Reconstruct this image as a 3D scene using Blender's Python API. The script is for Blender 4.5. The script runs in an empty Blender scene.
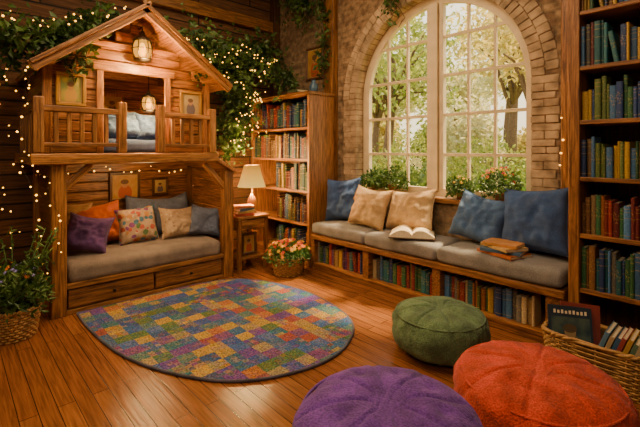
import bpy, bmesh, math, random
from mathutils import Vector, Matrix, Euler, noise
random.seed(11)
S = bpy.context.scene
COL = S.collection
R = random.random
def U(a, b): return a + (b - a) * random.random()

# ------------------------------------------------------------------ materials
def newmat(name):
    m = bpy.data.materials.new(name); m.use_nodes = True
    nt = m.node_tree; nt.nodes.clear()
    o = nt.nodes.new('ShaderNodeOutputMaterial')
    b = nt.nodes.new('ShaderNodeBsdfPrincipled')
    nt.links.new(b.outputs[0], o.inputs[0])
    return m, nt, b, o
def N(nt, t, **kw):
    n = nt.nodes.new(t)
    for k, v in kw.items():
        if hasattr(n, k): setattr(n, k, v)
        else: n.inputs[k].default_value = v
    return n
def c4(c): return (c[0], c[1], c[2], 1)
def ramp(nt, fac, stops, interp='LINEAR'):
    r = nt.nodes.new('ShaderNodeValToRGB'); r.color_ramp.interpolation = interp
    el = r.color_ramp.elements
    while len(el) < len(stops): el.new(0.5)
    for e, (p, c) in zip(el, stops): e.position = p; e.color = c4(c)
    nt.links.new(fac, r.inputs[0]); return r
def bump(nt, b, h, s=0.3, d=0.01):
    n = nt.nodes.new('ShaderNodeBump'); n.inputs['Strength'].default_value = s; n.inputs['Distance'].default_value = d
    nt.links.new(h, n.inputs['Height']); nt.links.new(n.outputs[0], b.inputs['Normal'])
def mixc(nt, fac, a, b, mode='MIX'):
    m = nt.nodes.new('ShaderNodeMix'); m.data_type = 'RGBA'; m.blend_type = mode
    if isinstance(fac, float): m.inputs[0].default_value = fac
    else: nt.links.new(fac, m.inputs[0])
    for i, v in ((6, a), (7, b)):
        if isinstance(v, tuple): m.inputs[i].default_value = c4(v)
        else: nt.links.new(v, m.inputs[i])
    return m.outputs[2]
def plain(name, c, rough=0.6, metal=0.0, var=0.25, scale=8, bs=0.15, emit=None, es=0):
    m, nt, b, o = newmat(name)
    tc = N(nt, 'ShaderNodeTexCoord'); n = N(nt, 'ShaderNodeTexNoise'); n.inputs['Scale'].default_value = scale; n.inputs['Detail'].default_value = 5
    nt.links.new(tc.outputs['Object'], n.inputs['Vector'])
    d = tuple(x * (1 - var) for x in c); l = tuple(min(1, x * (1 + var)) for x in c)
    r = ramp(nt, n.outputs[0], [(0.3, d), (0.7, l)])
    nt.links.new(r.outputs[0], b.inputs['Base Color'])
    b.inputs['Roughness'].default_value = rough; b.inputs['Metallic'].default_value = metal
    if bs: bump(nt, b, n.outputs[0], bs)
    if emit:
        b.inputs['Emission Color'].default_value = c4(emit); b.inputs['Emission Strength'].default_value = es
    return m
def wood(name, dark, light, rough=0.42, sc=1.0, vr=0.22, scr=0.8):
    out = {}
    for ax in 'xyz':
        m, nt, b, o = newmat(name + '_' + ax)
        tc = N(nt, 'ShaderNodeTexCoord'); oi = N(nt, 'ShaderNodeObjectInfo')
        add = N(nt, 'ShaderNodeVectorMath', operation='ADD')
        mul = N(nt, 'ShaderNodeMath', operation='MULTIPLY'); mul.inputs[1].default_value = 37
        nt.links.new(oi.outputs['Random'], mul.inputs[0])
        nt.links.new(tc.outputs['Object'], add.inputs[0]); nt.links.new(mul.outputs[0], add.inputs[1])
        mp = N(nt, 'ShaderNodeMapping')
        s = [18 * sc] * 3; s['xyz'.index(ax)] = 2.6 * sc
        mp.inputs['Scale'].default_value = s
        nt.links.new(add.outputs[0], mp.inputs[0])
        n1 = N(nt, 'ShaderNodeTexNoise'); n1.inputs['Scale'].default_value = 1.3; n1.inputs['Detail'].default_value = 8; n1.inputs['Roughness'].default_value = 0.7; n1.inputs['Distortion'].default_value = 1.2
        nt.links.new(mp.outputs[0], n1.inputs['Vector'])
        mp2 = N(nt, 'ShaderNodeMapping'); s2 = [80 * sc] * 3; s2['xyz'.index(ax)] = 3.5 * sc; mp2.inputs['Scale'].default_value = s2
        nt.links.new(add.outputs[0], mp2.inputs[0])
        n2 = N(nt, 'ShaderNodeTexNoise'); n2.inputs['Scale'].default_value = 1.0; n2.inputs['Detail'].default_value = 3
        nt.links.new(mp2.outputs[0], n2.inputs['Vector'])
        mid = tuple(a * .45 + c * .55 for a, c in zip(dark, light))
        r = ramp(nt, n1.outputs[0], [(0.32, dark), (0.48, mid), (0.66, light)])
        r2 = ramp(nt, n2.outputs[0], [(0.36, (0.34, 0.29, 0.26)), (0.58, (1.1, 1.07, 1.02))])
        col = mixc(nt, scr, r.outputs[0], r2.outputs[0], 'MULTIPLY')
        hs = N(nt, 'ShaderNodeHueSaturation')
        mr = N(nt, 'ShaderNodeMapRange'); mr.inputs[3].default_value = 1 - vr; mr.inputs[4].default_value = 1 + vr
        nt.links.new(oi.outputs['Random'], mr.inputs[0]); nt.links.new(mr.outputs[0], hs.inputs['Value'])
        nt.links.new(col, hs.inputs['Color']); nt.links.new(hs.outputs[0], b.inputs['Base Color'])
        b.inputs['Roughness'].default_value = rough
        bump(nt, b, n2.outputs[0], 0.55, 0.006)
        out[ax] = m
    return out
def fabric(name, c, var=0.18, wscale=200, rough=0.95, sheen=0.08, c2=None, soft=7, bs=0.5):
    m, nt, b, o = newmat(name)
    tc = N(nt, 'ShaderNodeTexCoord')
    n = N(nt, 'ShaderNodeTexNoise'); n.inputs['Scale'].default_value = soft; n.inputs['Detail'].default_value = 6
    nt.links.new(tc.outputs['Object'], n.inputs['Vector'])
    d = tuple(x * (1 - var) for x in c); l = c2 or tuple(min(1, x * (1 + var)) for x in c)
    r = ramp(nt, n.outputs[0], [(0.35, d), (0.65, l)])
    n2 = N(nt, 'ShaderNodeTexNoise'); n2.inputs['Scale'].default_value = wscale; n2.inputs['Detail'].default_value = 2
    nt.links.new(tc.outputs['Object'], n2.inputs['Vector'])
    r2 = ramp(nt, n2.outputs[0], [(0.33, (0.5, 0.5, 0.5)), (0.6, (1.1, 1.1, 1.1))])
    col = mixc(nt, 0.75, r.outputs[0], r2.outputs[0], 'MULTIPLY')
    nt.links.new(col, b.inputs['Base Color']); b.inputs['Roughness'].default_value = rough
    b.inputs['Sheen Weight'].default_value = sheen
    ad = N(nt, 'ShaderNodeMath', operation='ADD'); nt.links.new(n.outputs[0], ad.inputs[0]); nt.links.new(n2.outputs[0], ad.inputs[1])
    bump(nt, b, ad.outputs[0], bs, 0.014)
    return m
def leafmat(name, c, c2, trans=0.35):
    m, nt, b, o = newmat(name)
    tc = N(nt, 'ShaderNodeTexCoord'); n = N(nt, 'ShaderNodeTexNoise'); n.inputs['Scale'].default_value = 5
    nt.links.new(tc.outputs['Object'], n.inputs['Vector'])
    r = ramp(nt, n.outputs[0], [(0.35, c), (0.65, c2)])
    nt.links.new(r.outputs[0], b.inputs['Base Color']); b.inputs['Roughness'].default_value = 0.5
    t = N(nt, 'ShaderNodeBsdfTranslucent'); nt.links.new(r.outputs[0], t.inputs[0])
    mx = N(nt, 'ShaderNodeMixShader'); mx.inputs[0].default_value = trans
    nt.links.new(b.outputs[0], mx.inputs[1]); nt.links.new(t.outputs[0], mx.inputs[2]); nt.links.new(mx.outputs[0], o.inputs[0])
    return m
def brickmat(name, axes, c1, c2, mortar, bw, rh, ms=0.012, rough=0.85, grain=None, bs=0.6, lo=0.34, gs=30):
    m, nt, b, o = newmat(name)
    tc = N(nt, 'ShaderNodeTexCoord'); sp = N(nt, 'ShaderNodeSeparateXYZ'); nt.links.new(tc.outputs['Object'], sp.inputs[0])
    cb = N(nt, 'ShaderNodeCombineXYZ')
    nt.links.new(sp.outputs[axes[0].upper()], cb.inputs[0]); nt.links.new(sp.outputs[axes[1].upper()], cb.inputs[1])
    wn = N(nt, 'ShaderNodeTexNoise'); wn.inputs['Scale'].default_value = 6
    nt.links.new(cb.outputs[0], wn.inputs['Vector'])
    vs = N(nt, 'ShaderNodeVectorMath', operation='SCALE'); vs.inputs['Scale'].default_value = 0.0 if grain else 0.03
    nt.links.new(wn.outputs['Color'], vs.inputs[0])
    va = N(nt, 'ShaderNodeVectorMath', operation='ADD'); nt.links.new(cb.outputs[0], va.inputs[0]); nt.links.new(vs.outputs[0], va.inputs[1])
    br = N(nt, 'ShaderNodeTexBrick'); br.inputs['Scale'].default_value = 1; br.inputs['Brick Width'].default_value = bw
    br.inputs['Row Height'].default_value = rh; br.inputs['Mortar Size'].default_value = ms; br.inputs['Mortar Smooth'].default_value = 0.2
    br.inputs['Color1'].default_value = c4(c1); br.inputs['Color2'].default_value = c4(c2); br.inputs['Mortar'].default_value = c4(mortar)
    br.inputs['Bias'].default_value = 0.0
    br.offset = 0.5 if not grain else 0.37
    nt.links.new(va.outputs[0], br.inputs['Vector'])
    n = N(nt, 'ShaderNodeTexNoise'); n.inputs['Detail'].default_value = 7
    if grain:
        mp = N(nt, 'ShaderNodeMapping'); mp.inputs['Scale'].default_value = (2.2, gs, 1); nt.links.new(cb.outputs[0], mp.inputs[0])
        n.inputs['Scale'].default_value = 1.6; n.inputs['Distortion'].default_value = 0.7; nt.links.new(mp.outputs[0], n.inputs['Vector'])
    else:
        n.inputs['Scale'].default_value = 14; nt.links.new(cb.outputs[0], n.inputs['Vector'])
    r = ramp(nt, n.outputs[0], [(0.32, (lo, lo * .93, lo * .87)), (0.68, (1.2, 1.16, 1.12))])
    col = mixc(nt, 0.9, br.outputs['Color'], r.outputs[0], 'MULTIPLY')
    nt.links.new(col, b.inputs['Base Color']); b.inputs['Roughness'].default_value = rough
    inv = N(nt, 'ShaderNodeMath', operation='MULTIPLY_ADD'); inv.inputs[1].default_value = -1.5
    nt.links.new(br.outputs['Fac'], inv.inputs[0]); nt.links.new(n.outputs[0], inv.inputs[2])
    bump(nt, b, inv.outputs[0], bs, 0.012)
    return m

W_HOUSE = wood('honey_pine', (0.115, 0.040, 0.010), (0.47, 0.205, 0.056))
W_PLANK = wood('aged_planks', (0.072, 0.025, 0.006), (0.38, 0.158, 0.042), scr=0.9)
W_SHELF = wood('oak_shelf', (0.11, 0.038, 0.010), (0.41, 0.172, 0.048))
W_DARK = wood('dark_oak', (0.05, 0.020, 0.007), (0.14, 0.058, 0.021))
M_FLOOR = brickmat('floor_boards', 'xy', (0.30, 0.112, 0.032), (0.215, 0.076, 0.022), (0.055, 0.020, 0.007), 1.5, 0.088, 0.0028, rough=0.22, grain=True, bs=0.16, lo=0.50, gs=45)
M_BRICK = brickmat('tan_brick', 'xz', (0.37, 0.245, 0.135), (0.25, 0.152, 0.082), (0.27, 0.185, 0.11), 0.21, 0.07, 0.009, bs=0.8)
M_LWALL = brickmat('wall_timber', 'yz', (0.19, 0.082, 0.029), (0.11, 0.045, 0.016), (0.012, 0.006, 0.003), 1.3, 0.15, 0.01, grain=True)
M_STONE = plain('voussoir_brick', (0.40, 0.275, 0.16), 0.9, var=0.5, scale=8, bs=0.9)
M_CREAM = plain('cream_paint', (0.70, 0.54, 0.33), 0.5, var=0.1, bs=0.05)
M_CEIL = brickmat('ceiling_boards', 'xy', (0.16, 0.07, 0.025), (0.11, 0.045, 0.017), (0.02, 0.01, 0.005), 2, 0.2, 0.006, grain=True)
M_SEAT = fabric('grey_linen', (0.235, 0.215, 0.205), 0.18)
M_SEAT2 = fabric('taupe_linen', (0.26, 0.195, 0.145), 0.2)
M_BLUE = fabric('mid_blue_cloth', (0.045, 0.095, 0.25), 0.28)
M_NAVY = fabric('navy_cloth', (0.04, 0.07, 0.18), 0.25)
M_DENIM = fabric('denim_cloth', (0.07, 0.14, 0.31), 0.28)
M_TAN = fabric('tan_cloth', (0.42, 0.25, 0.11), 0.25)
M_BEIGE = fabric('beige_cloth', (0.57, 0.36, 0.17), 0.2)
M_GREYB = fabric('grey_blue_cloth', (0.13, 0.16, 0.25), 0.25)
M_ORANGE = fabric('rust_orange_cloth', (0.50, 0.105, 0.014), 0.25)
M_PURP = fabric('plum_cloth', (0.12, 0.05, 0.17), 0.3)
M_PGREEN = fabric('sage_green_wool', (0.115, 0.185, 0.082), 0.32, wscale=110, soft=9, bs=0.6)
M_PORANGE = fabric('coral_red_velvet', (0.56, 0.050, 0.018), 0.30, wscale=120, soft=9, bs=0.6)
M_PPURP = fabric('violet_wool', (0.145, 0.045, 0.31), 0.32, wscale=110, soft=9, bs=0.6)
M_WICKER = plain('wicker', (0.42, 0.22, 0.07), 0.6, var=0.4, scale=30)
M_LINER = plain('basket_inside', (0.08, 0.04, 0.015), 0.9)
M_LEAF = leafmat('vine_leaf', (0.018, 0.052, 0.008), (0.085, 0.155, 0.022), 0.25)
M_LEAF2 = leafmat('plant_leaf', (0.030, 0.085, 0.012), (0.12, 0.21, 0.035), 0.25)
M_TREEL = leafmat('tree_leaf', (0.13, 0.21, 0.03), (0.42, 0.43, 0.09), 0.5)
M_TREEL2 = leafmat('golden_leaf', (0.38, 0.33, 0.07), (0.70, 0.54, 0.16), 0.5)
M_BUSH = leafmat('bush_leaf', (0.05, 0.12, 0.015), (0.22, 0.28, 0.05), 0.4)
M_HAZE = leafmat('haze_tinted_leaf', (0.46, 0.47, 0.24), (0.74, 0.66, 0.38), 0.5)  # atmospheric haze painted into the leaf colour: paler gold-green for distant foliage
M_BARK = plain('bark', (0.13, 0.08, 0.045), 0.9, scale=12, bs=0.5)
M_GRASS = plain('grass', (0.24, 0.28, 0.06), 0.95, var=0.4, scale=3)
M_WIRE = plain('dark_wire', (0.03, 0.02, 0.015), 0.6)
M_IRON = plain('black_iron', (0.02, 0.014, 0.010), 0.4, metal=0.6)
M_BRASS = plain('brass', (0.55, 0.33, 0.10), 0.3, metal=0.9)
M_GOLD = plain('gilt_wood', (0.40, 0.22, 0.035), 0.35, metal=0.3)
M_MOUNT = plain('picture_mount', (0.40, 0.26, 0.12), 0.8, var=.1)
M_PAGE = plain('paper', (0.78, 0.64, 0.43), 0.9, var=0.1, scale=60)
M_BULB = plain('warm_bulb', (0.8, 0.4, 0.05), 0.4, emit=(1, 0.47, 0.05), es=5.5)
M_BULB2 = plain('lantern_bulb', (0.5, 0.25, 0.03), 0.4, bs=0, emit=(1, 0.55, 0.10), es=3)
M_BULB3 = plain('lantern_core', (0.5, 0.3, 0.1), 0.4, bs=0, emit=(1, 0.58, 0.10), es=8)
M_TERRA = plain('terracotta', (0.38, 0.15, 0.06), 0.8)
M_CERAM = plain('amber_ceramic', (0.40, 0.17, 0.03), 0.3)
M_VASE = plain('blue_glaze', (0.06, 0.12, 0.20), 0.3)
def flowerm(n, c): return plain(n, c, 0.6, var=0.15, bs=0)
M_FLOW = [flowerm('red_petal', (0.50, 0.025, 0.012)), flowerm('orange_petal', (0.72, 0.20, 0.012)), flowerm('yellow_petal', (0.78, 0.47, 0.02)), flowerm('deep_orange_petal', (0.66, 0.12, 0.012))]
M_FLOWB = flowerm('lilac_petal', (0.30, 0.26, 0.62))
def amber_glass():
    m, nt, b, o = newmat('amber_lantern_glass')
    t = N(nt, 'ShaderNodeBsdfTransparent'); t.inputs[0].default_value = (1, .70, .24, 1)
    e = N(nt, 'ShaderNodeEmission'); e.inputs[0].default_value = (1, .42, .035, 1); e.inputs[1].default_value = 1.7
    mx = N(nt, 'ShaderNodeMixShader'); mx.inputs[0].default_value = 0.65
    nt.links.new(t.outputs[0], mx.inputs[1]); nt.links.new(e.outputs[0], mx.inputs[2]); nt.links.new(mx.outputs[0], o.inputs[0]); return m
M_AMBER = amber_glass()

def shade_material():
    m, nt, b, o = newmat('lampshade_linen')
    b.inputs['Base Color'].default_value = (0.16, 0.085, 0.014, 1); b.inputs['Roughness'].default_value = 1
    tc = N(nt, 'ShaderNodeTexCoord'); sp = N(nt, 'ShaderNodeSeparateXYZ'); nt.links.new(tc.outputs['Generated'], sp.inputs[0])
    r = ramp(nt, sp.outputs['Z'], [(0.0, (1.0, 0.60, 0.11)), (0.45, (0.95, 0.47, 0.06)), (1.0, (0.55, 0.23, 0.02))])
    nt.links.new(r.outputs[0], b.inputs['Emission Color']); b.inputs['Emission Strength'].default_value = 1.1
    return m
M_SHADE = shade_material()
def glass_material():
    m, nt, b, o = newmat('window_glass')
    t = N(nt, 'ShaderNodeBsdfTransparent'); g = N(nt, 'ShaderNodeBsdfGlossy'); g.inputs['Roughness'].default_value = 0.02
    mx = N(nt, 'ShaderNodeMixShader'); mx.inputs[0].default_value = 0.02
    nt.links.new(t.outputs[0], mx.inputs[1]); nt.links.new(g.outputs[0], mx.inputs[2]); nt.links.new(mx.outputs[0], o.inputs[0])
    return m
M_GLASS = glass_material()
def book_material():
    m, nt, b, o = newmat('book_cloth')
    oi = N(nt, 'ShaderNodeObjectInfo'); tc = N(nt, 'ShaderNodeTexCoord'); sp = N(nt, 'ShaderNodeSeparateXYZ')
    nt.links.new(tc.outputs['Generated'], sp.inputs[0])
    k = (0, 0, 0); g = (1, 1, 1)
    rA = ramp(nt, sp.outputs['Z'], [(0, k), (0.08, g), (0.105, k), (0.62, g), (0.64, k), (0.80, g), (0.82, k), (0.90, g), (0.925, k)], 'CONSTANT')
    rB = ramp(nt, sp.outputs['Z'], [(0, k), (0.14, g), (0.20, k), (0.40, g), (0.72, k), (0.86, g), (0.89, k)], 'CONSTANT')
    nn = N(nt, 'ShaderNodeTexNoise'); nn.inputs['Scale'].default_value = 90; nt.links.new(tc.outputs['Object'], nn.inputs['Vector'])
    th = N(nt, 'ShaderNodeMath', operation='GREATER_THAN'); th.inputs[1].default_value = 0.57; nt.links.new(nn.outputs[0], th.inputs[0])
    rb = N(nt, 'ShaderNodeMath', operation='MULTIPLY'); nt.links.new(rB.outputs[0], rb.inputs[0]); nt.links.new(th.outputs[0], rb.inputs[1])
    sel = N(nt, 'ShaderNodeMath', operation='GREATER_THAN'); sel.inputs[1].default_value = 0.5; nt.links.new(oi.outputs['Random'], sel.inputs[0])
    mm = N(nt, 'ShaderNodeMix'); mm.data_type = 'FLOAT'; nt.links.new(sel.outputs[0], mm.inputs[0]); nt.links.new(rA.outputs[0], mm.inputs[2]); nt.links.new(rb.outputs[0], mm.inputs[3])
    m2 = N(nt, 'ShaderNodeMath', operation='MULTIPLY'); m2.inputs[1].default_value = 0.55; nt.links.new(mm.outputs[0], m2.inputs[0])
    shade = ramp(nt, nn.outputs[0], [(0.3, (0.6, 0.6, 0.6)), (0.7, (1.1, 1.1, 1.1))])
    base = mixc(nt, 1.0, oi.outputs['Color'], shade.outputs[0], 'MULTIPLY')
    col = mixc(nt, m2.outputs[0], base, (0.42, 0.27, 0.08))
    nt.links.new(col, b.inputs['Base Color']); b.inputs['Roughness'].default_value = 0.5
    return m
M_BOOK = book_material()
def rug_material():
    m, nt, b, o = newmat('patchwork_rug')
    tc = N(nt, 'ShaderNodeTexCoord')
    pal = [(0.48, 0.29, 0.02), (0.018, 0.075, 0.32), (0.36, 0.26, 0.10), (0.34, 0.05, 0.02), (0.012, 0.15, 0.19), (0.13, 0.035, 0.27), (0.54, 0.32, 0.015), (0.07, 0.16, 0.03), (0.035, 0.12, 0.36), (0.18, 0.045, 0.20), (0.018, 0.07, 0.21), (0.02, 0.12, 0.27), (0.46, 0.14, 0.012), (0.07, 0.17, 0.15)]
    nz = N(nt, 'ShaderNodeTexNoise'); nz.inputs['Scale'].default_value = 7; nt.links.new(tc.outputs['Object'], nz.inputs['Vector'])
    wb = N(nt, 'ShaderNodeVectorMath', operation='SCALE'); wb.inputs['Scale'].default_value = 0.020; nt.links.new(nz.outputs['Color'], wb.inputs[0])
    ad = N(nt, 'ShaderNodeVectorMath', operation='ADD'); nt.links.new(tc.outputs['Object'], ad.inputs[0]); nt.links.new(wb.outputs[0], ad.inputs[1])
    def cells(size):
        sh = N(nt, 'ShaderNodeVectorMath', operation='ADD'); sh.inputs[1].default_value = (0, 0, 0.5); nt.links.new(ad.outputs[0], sh.inputs[0])
        sn = N(nt, 'ShaderNodeVectorMath', operation='SNAP'); sn.inputs[1].default_value = (size, size, 10)
        nt.links.new(sh.outputs[0], sn.inputs[0])
        wn = N(nt, 'ShaderNodeTexWhiteNoise'); wn.noise_dimensions = '3D'; nt.links.new(sn.outputs[0], wn.inputs['Vector'])
        return wn
    big = cells(0.117); small = cells(0.039); fine = cells(0.013)
    st = [(i / len(pal), c) for i, c in enumerate(pal)]
    r1 = ramp(nt, big.outputs['Value'], st, 'CONSTANT'); r2 = ramp(nt, small.outputs['Value'], st, 'CONSTANT'); r3 = ramp(nt, fine.outputs['Value'], st, 'CONSTANT')
    s2 = N(nt, 'ShaderNodeSeparateColor'); nt.links.new(big.outputs['Color'], s2.inputs[0])
    gt = N(nt, 'ShaderNodeMapRange'); gt.inputs[1].default_value = .5; gt.inputs[2].default_value = .85; gt.inputs[3].default_value = .10; gt.inputs[4].default_value = .6; nt.links.new(s2.outputs[1], gt.inputs[0])
    c = mixc(nt, gt.outputs[0], r1.outputs[0], r2.outputs[0])
    c = mixc(nt, 0.14, c, r3.outputs[0])
    fn = N(nt, 'ShaderNodeTexNoise'); fn.inputs['Scale'].default_value = 85; nt.links.new(tc.outputs['Object'], fn.inputs['Vector'])
    sh = ramp(nt, fn.outputs[0], [(0.36, (0.30, 0.30, 0.32)), (0.62, (1.4, 1.4, 1.35))])
    c = mixc(nt, 0.85, c, sh.outputs[0], 'MULTIPLY')
    nt.links.new(c, b.inputs['Base Color']); b.inputs['Roughness'].default_value = 1
    bump(nt, b, fn.outputs[0], 1.0, 0.014)
    return m
M_RUG = rug_material()
def patterned(name, base, spots, sc=17, th=.5):
    m, nt, b, o = newmat(name)
    tc = N(nt, 'ShaderNodeTexCoord'); v = N(nt, 'ShaderNodeTexVoronoi'); v.inputs['Scale'].default_value = sc; nt.links.new(tc.outputs['Object'], v.inputs['Vector'])
    s = N(nt, 'ShaderNodeSeparateColor'); nt.links.new(v.outputs['Color'], s.inputs[0])
    r = ramp(nt, s.outputs[0], [(i / len(spots), c) for i, c in enumerate(spots)], 'CONSTANT')
    lt = N(nt, 'ShaderNodeMath', operation='LESS_THAN'); lt.inputs[1].default_value = th; nt.links.new(v.outputs['Distance'], lt.inputs[0])
    c = mixc(nt, lt.outputs[0], base, r.outputs[0]); nt.links.new(c, b.inputs['Base Color']); b.inputs['Roughness'].default_value = 0.95
    return m
M_FLORAL = patterned('floral_cloth', (0.40, 0.28, 0.18), [(0.40, 0.08, 0.05), (0.07, 0.17, 0.27), (0.42, 0.20, 0.06), (0.2, 0.06, 0.20), (0.10, 0.18, 0.07), (0.5, 0.38, 0.24)])
M_TANPAT = patterned('beige_pattern_cloth', (0.44, 0.31, 0.19), [(0.31, 0.19, 0.11), (0.54, 0.42, 0.28), (0.34, 0.23, 0.14)], 26, .32)
def art_material(name, bg, bg2, fig, head):
    m, nt, b, o = newmat(name)
    tc = N(nt, 'ShaderNodeTexCoord'); n = N(nt, 'ShaderNodeTexNoise'); n.inputs['Scale'].default_value = 9; nt.links.new(tc.outputs['Object'], n.inputs['Vector'])
    r = ramp(nt, n.outputs[0], [(0.4, bg), (0.6, bg2)])
    def blob(cx, cz, sx, sz):
        mp = N(nt, 'ShaderNodeMapping'); mp.vector_type = 'POINT'
        mp.inputs['Location'].default_value = (-cx / sx, -0.5 / 5, -cz / sz); mp.inputs['Scale'].default_value = (1 / sx, 1 / 5, 1 / sz)
        nt.links.new(tc.outputs['Generated'], mp.inputs[0])
        ln = N(nt, 'ShaderNodeVectorMath', operation='LENGTH'); nt.links.new(mp.outputs[0], ln.inputs[0])
        lt = N(nt, 'ShaderNodeMath', operation='LESS_THAN'); lt.inputs[1].default_value = 1; nt.links.new(ln.outputs['Value'], lt.inputs[0]); return lt.outputs[0]
    c = mixc(nt, blob(0.5, 0.22, 0.30, 0.36), r.outputs[0], fig)
    c = mixc(nt, blob(0.48, 0.62, 0.15, 0.17), c, head)
    c = mixc(nt, blob(0.48, 0.72, 0.18, 0.11), c, tuple(x * .3 for x in head))
    nt.links.new(c, b.inputs['Base Color']); b.inputs['Roughness'].default_value = 0.6
    return m
M_ART = [art_material('painting_amber', (0.36, 0.18, 0.04), (0.46, 0.25, 0.06), (0.38, 0.07, 0.015), (0.40, 0.19, 0.08)),
         art_material('painting_cream', (0.42, 0.30, 0.13), (0.32, 0.22, 0.09), (0.10, 0.08, 0.10), (0.38, 0.19, 0.09)),
         art_material('painting_green', (0.10, 0.15, 0.04), (0.36, 0.28, 0.03), (0.44, 0.24, 0.02), (0.36, 0.17, 0.05)),
         art_material('cover_art', (0.015, 0.035, 0.05), (0.07, 0.10, 0.08), (0.14, 0.12, 0.06), (0.32, 0.20, 0.09))]

# ------------------------------------------------------------------ object helpers
def wpos(o):
    p = Vector((0, 0, 0))
    while o: p += o.location; o = o.parent
    return p
def pickw(m, ext):
    if isinstance(m, dict): return m['xyz'[max(range(3), key=lambda i: ext[i])]]
    return m
def mk(name, bm, mats, parent=None, loc=(0, 0, 0), rot=None, smooth=False, label=None, cat=None, group=None, local=False):
    me = bpy.data.meshes.new(name)
    bmesh.ops.recalc_face_normals(bm, faces=bm.faces[:])
    bm.to_mesh(me); bm.free()
    if smooth:
        for p in me.polygons: p.use_smooth = True
    if not isinstance(mats, (list, tuple)): mats = [mats]
    for m in mats: me.materials.append(m)
    o = bpy.data.objects.new(name, me); COL.objects.link(o)
    loc = Vector(loc)
    if parent:
        o.parent = parent
        if not local: loc = loc - wpos(parent)
    o.location = loc
    if rot: o.rotation_euler = rot
    if label: o['label'] = label
    if cat: o['category'] = cat
    if group: o['group'] = group
    return o
def empty(name, loc, label, cat, group=None, rot=None):
    o = bpy.data.objects.new(name, None); COL.objects.link(o); o.location = loc; o.empty_display_size = 0.1
    if rot: o.rotation_euler = rot
    o['label'] = label; o['category'] = cat
    if group: o['group'] = group
    return o
def bmbox(bm, lo, hi, mi=0, bev=0):
    lo = Vector(lo); hi = Vector(hi)
    r = bmesh.ops.create_cube(bm, size=1); vs = r['verts']
    for v in vs: v.co = Vector(((v.co.x + .5) * (hi.x - lo.x) + lo.x, (v.co.y + .5) * (hi.y - lo.y) + lo.y, (v.co.z + .5) * (hi.z - lo.z) + lo.z))
    if bev:
        es = list({e for v in vs for e in v.link_edges})
        bmesh.ops.bevel(bm, geom=es, offset=bev, segments=1, affect='EDGES', profile=0.5)
    return vs
def box(name, lo, hi, mat, parent=None, bev=0.006, rot=None, **kw):
    lo = Vector(lo); hi = Vector(hi); c = (lo + hi) / 2; e = hi - lo
    bm = bmesh.new(); bmbox(bm, -e / 2, e / 2)
    bev = min(bev, min(e) * 0.3)
    if bev > 0: bmesh.ops.bevel(bm, geom=bm.edges[:], offset=bev, segments=2, affect='EDGES', profile=0.5)
    return mk(name, bm, pickw(mat, e), parent, c, rot, **kw)
def tube(bm, pts, r, n=6, closed=False, mi=0):
    pts = [Vector(p) for p in pts]; rings = []; L = len(pts)
    up = Vector((0, 0, 1)); prev = None
    for i, p in enumerate(pts):
        a = pts[(i - 1) % L] if (closed or i > 0) else p; b = pts[(i + 1) % L] if (closed or i < L - 1) else p
        t = (b - a).normalized()
        if prev is None:
            s = t.cross(up)
            if s.length < 0.1: s = t.cross(Vector((1, 0, 0)))
        else:
            s = prev - t * prev.dot(t)
        s.normalize(); prev = s; q = t.cross(s)
        rr = r(i / (L - 1)) if callable(r) else r
        rings.append([bm.verts.new(p + (s * math.cos(2 * math.pi * k / n) + q * math.sin(2 * math.pi * k / n)) * rr) for k in range(n)])
    m = L if closed else L - 1
    for i in range(m):
        A = rings[i]; B = rings[(i + 1) % L]
        for k in range(n):
            f = bm.faces.new((A[k], A[(k + 1) % n], B[(k + 1) % n], B[k])); f.smooth = True; f.material_index = mi
    if not closed:
        f = bm.faces.new(rings[0][::-1]); f.material_index = mi; f = bm.faces.new(rings[-1]); f.material_index = mi
def lathe(prof, n=32, bm=None, c=(0, 0, 0)):
    bm = bm or bmesh.new(); rings = []
    for r, z in prof:
        rings.append([bm.verts.new((c[0] + r * math.cos(2 * math.pi * k / n), c[1] + r * math.sin(2 * math.pi * k / n), c[2] + z)) for k in range(n)])
    for a, b in zip(rings[:-1], rings[1:]):
        for k in range(n): bm.faces.new((a[k], a[(k + 1) % n], b[(k + 1) % n], b[k]))
    if prof[0][0] > 1e-4: bm.faces.new(rings[0][::-1])
    if prof[-1][0] > 1e-4: bm.faces.new(rings[-1])
    bmesh.ops.remove_doubles(bm, verts=bm.verts[:], dist=1e-5)
    return bm
def rbox(size, r, inner=6, bulge=0.0, wob=0.0, seed=0):
    h = [s / 2 for s in size]
    def cs(hh):
        k = [hh - r + r * f for f in (0, 0.35, 0.65, 0.88, 1)]
        mid = [-(hh - r) + 2 * (hh - r) * i / inner for i in range(1, inner)]
        return [-v for v in k[::-1]] + mid + k
    C = [cs(x) for x in h]; bm = bmesh.new(); cache = {}
    def vert(p):
        key = tuple(round(x, 5) for x in p)
        if key in cache: return cache[key]
        q = Vector([max(-(h[i] - r), min(h[i] - r, p[i])) for i in range(3)]); d = Vector(p) - q
        P = q + d.normalized() * r if d.length > 1e-9 else Vector(p)
        a = P.x / h[0]; b = P.y / h[1]
        P.z += (1 if P.z > 0 else 0) * bulge * (1 - a * a) * (1 - b * b)
        if wob: P += noise.noise_vector(P * 5 + Vector((seed, 0, 0))) * wob
        cache[key] = bm.verts.new(P); return cache[key]
    for ax in range(3):
        u, v = [i for i in range(3) if i != ax]
        for sgn in (-1, 1):
            for i in range(len(C[u]) - 1):
                for j in range(len(C[v]) - 1):
                    vs = []
                    for (ii, jj) in ((i, j), (i + 1, j), (i + 1, j + 1), (i, j + 1)):
                        p = [0, 0, 0]; p[ax] = sgn * h[ax]; p[u] = C[u][ii]; p[v] = C[v][jj]; vs.append(vert(p))
                    bm.faces.new(vs)
    return bm
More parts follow.
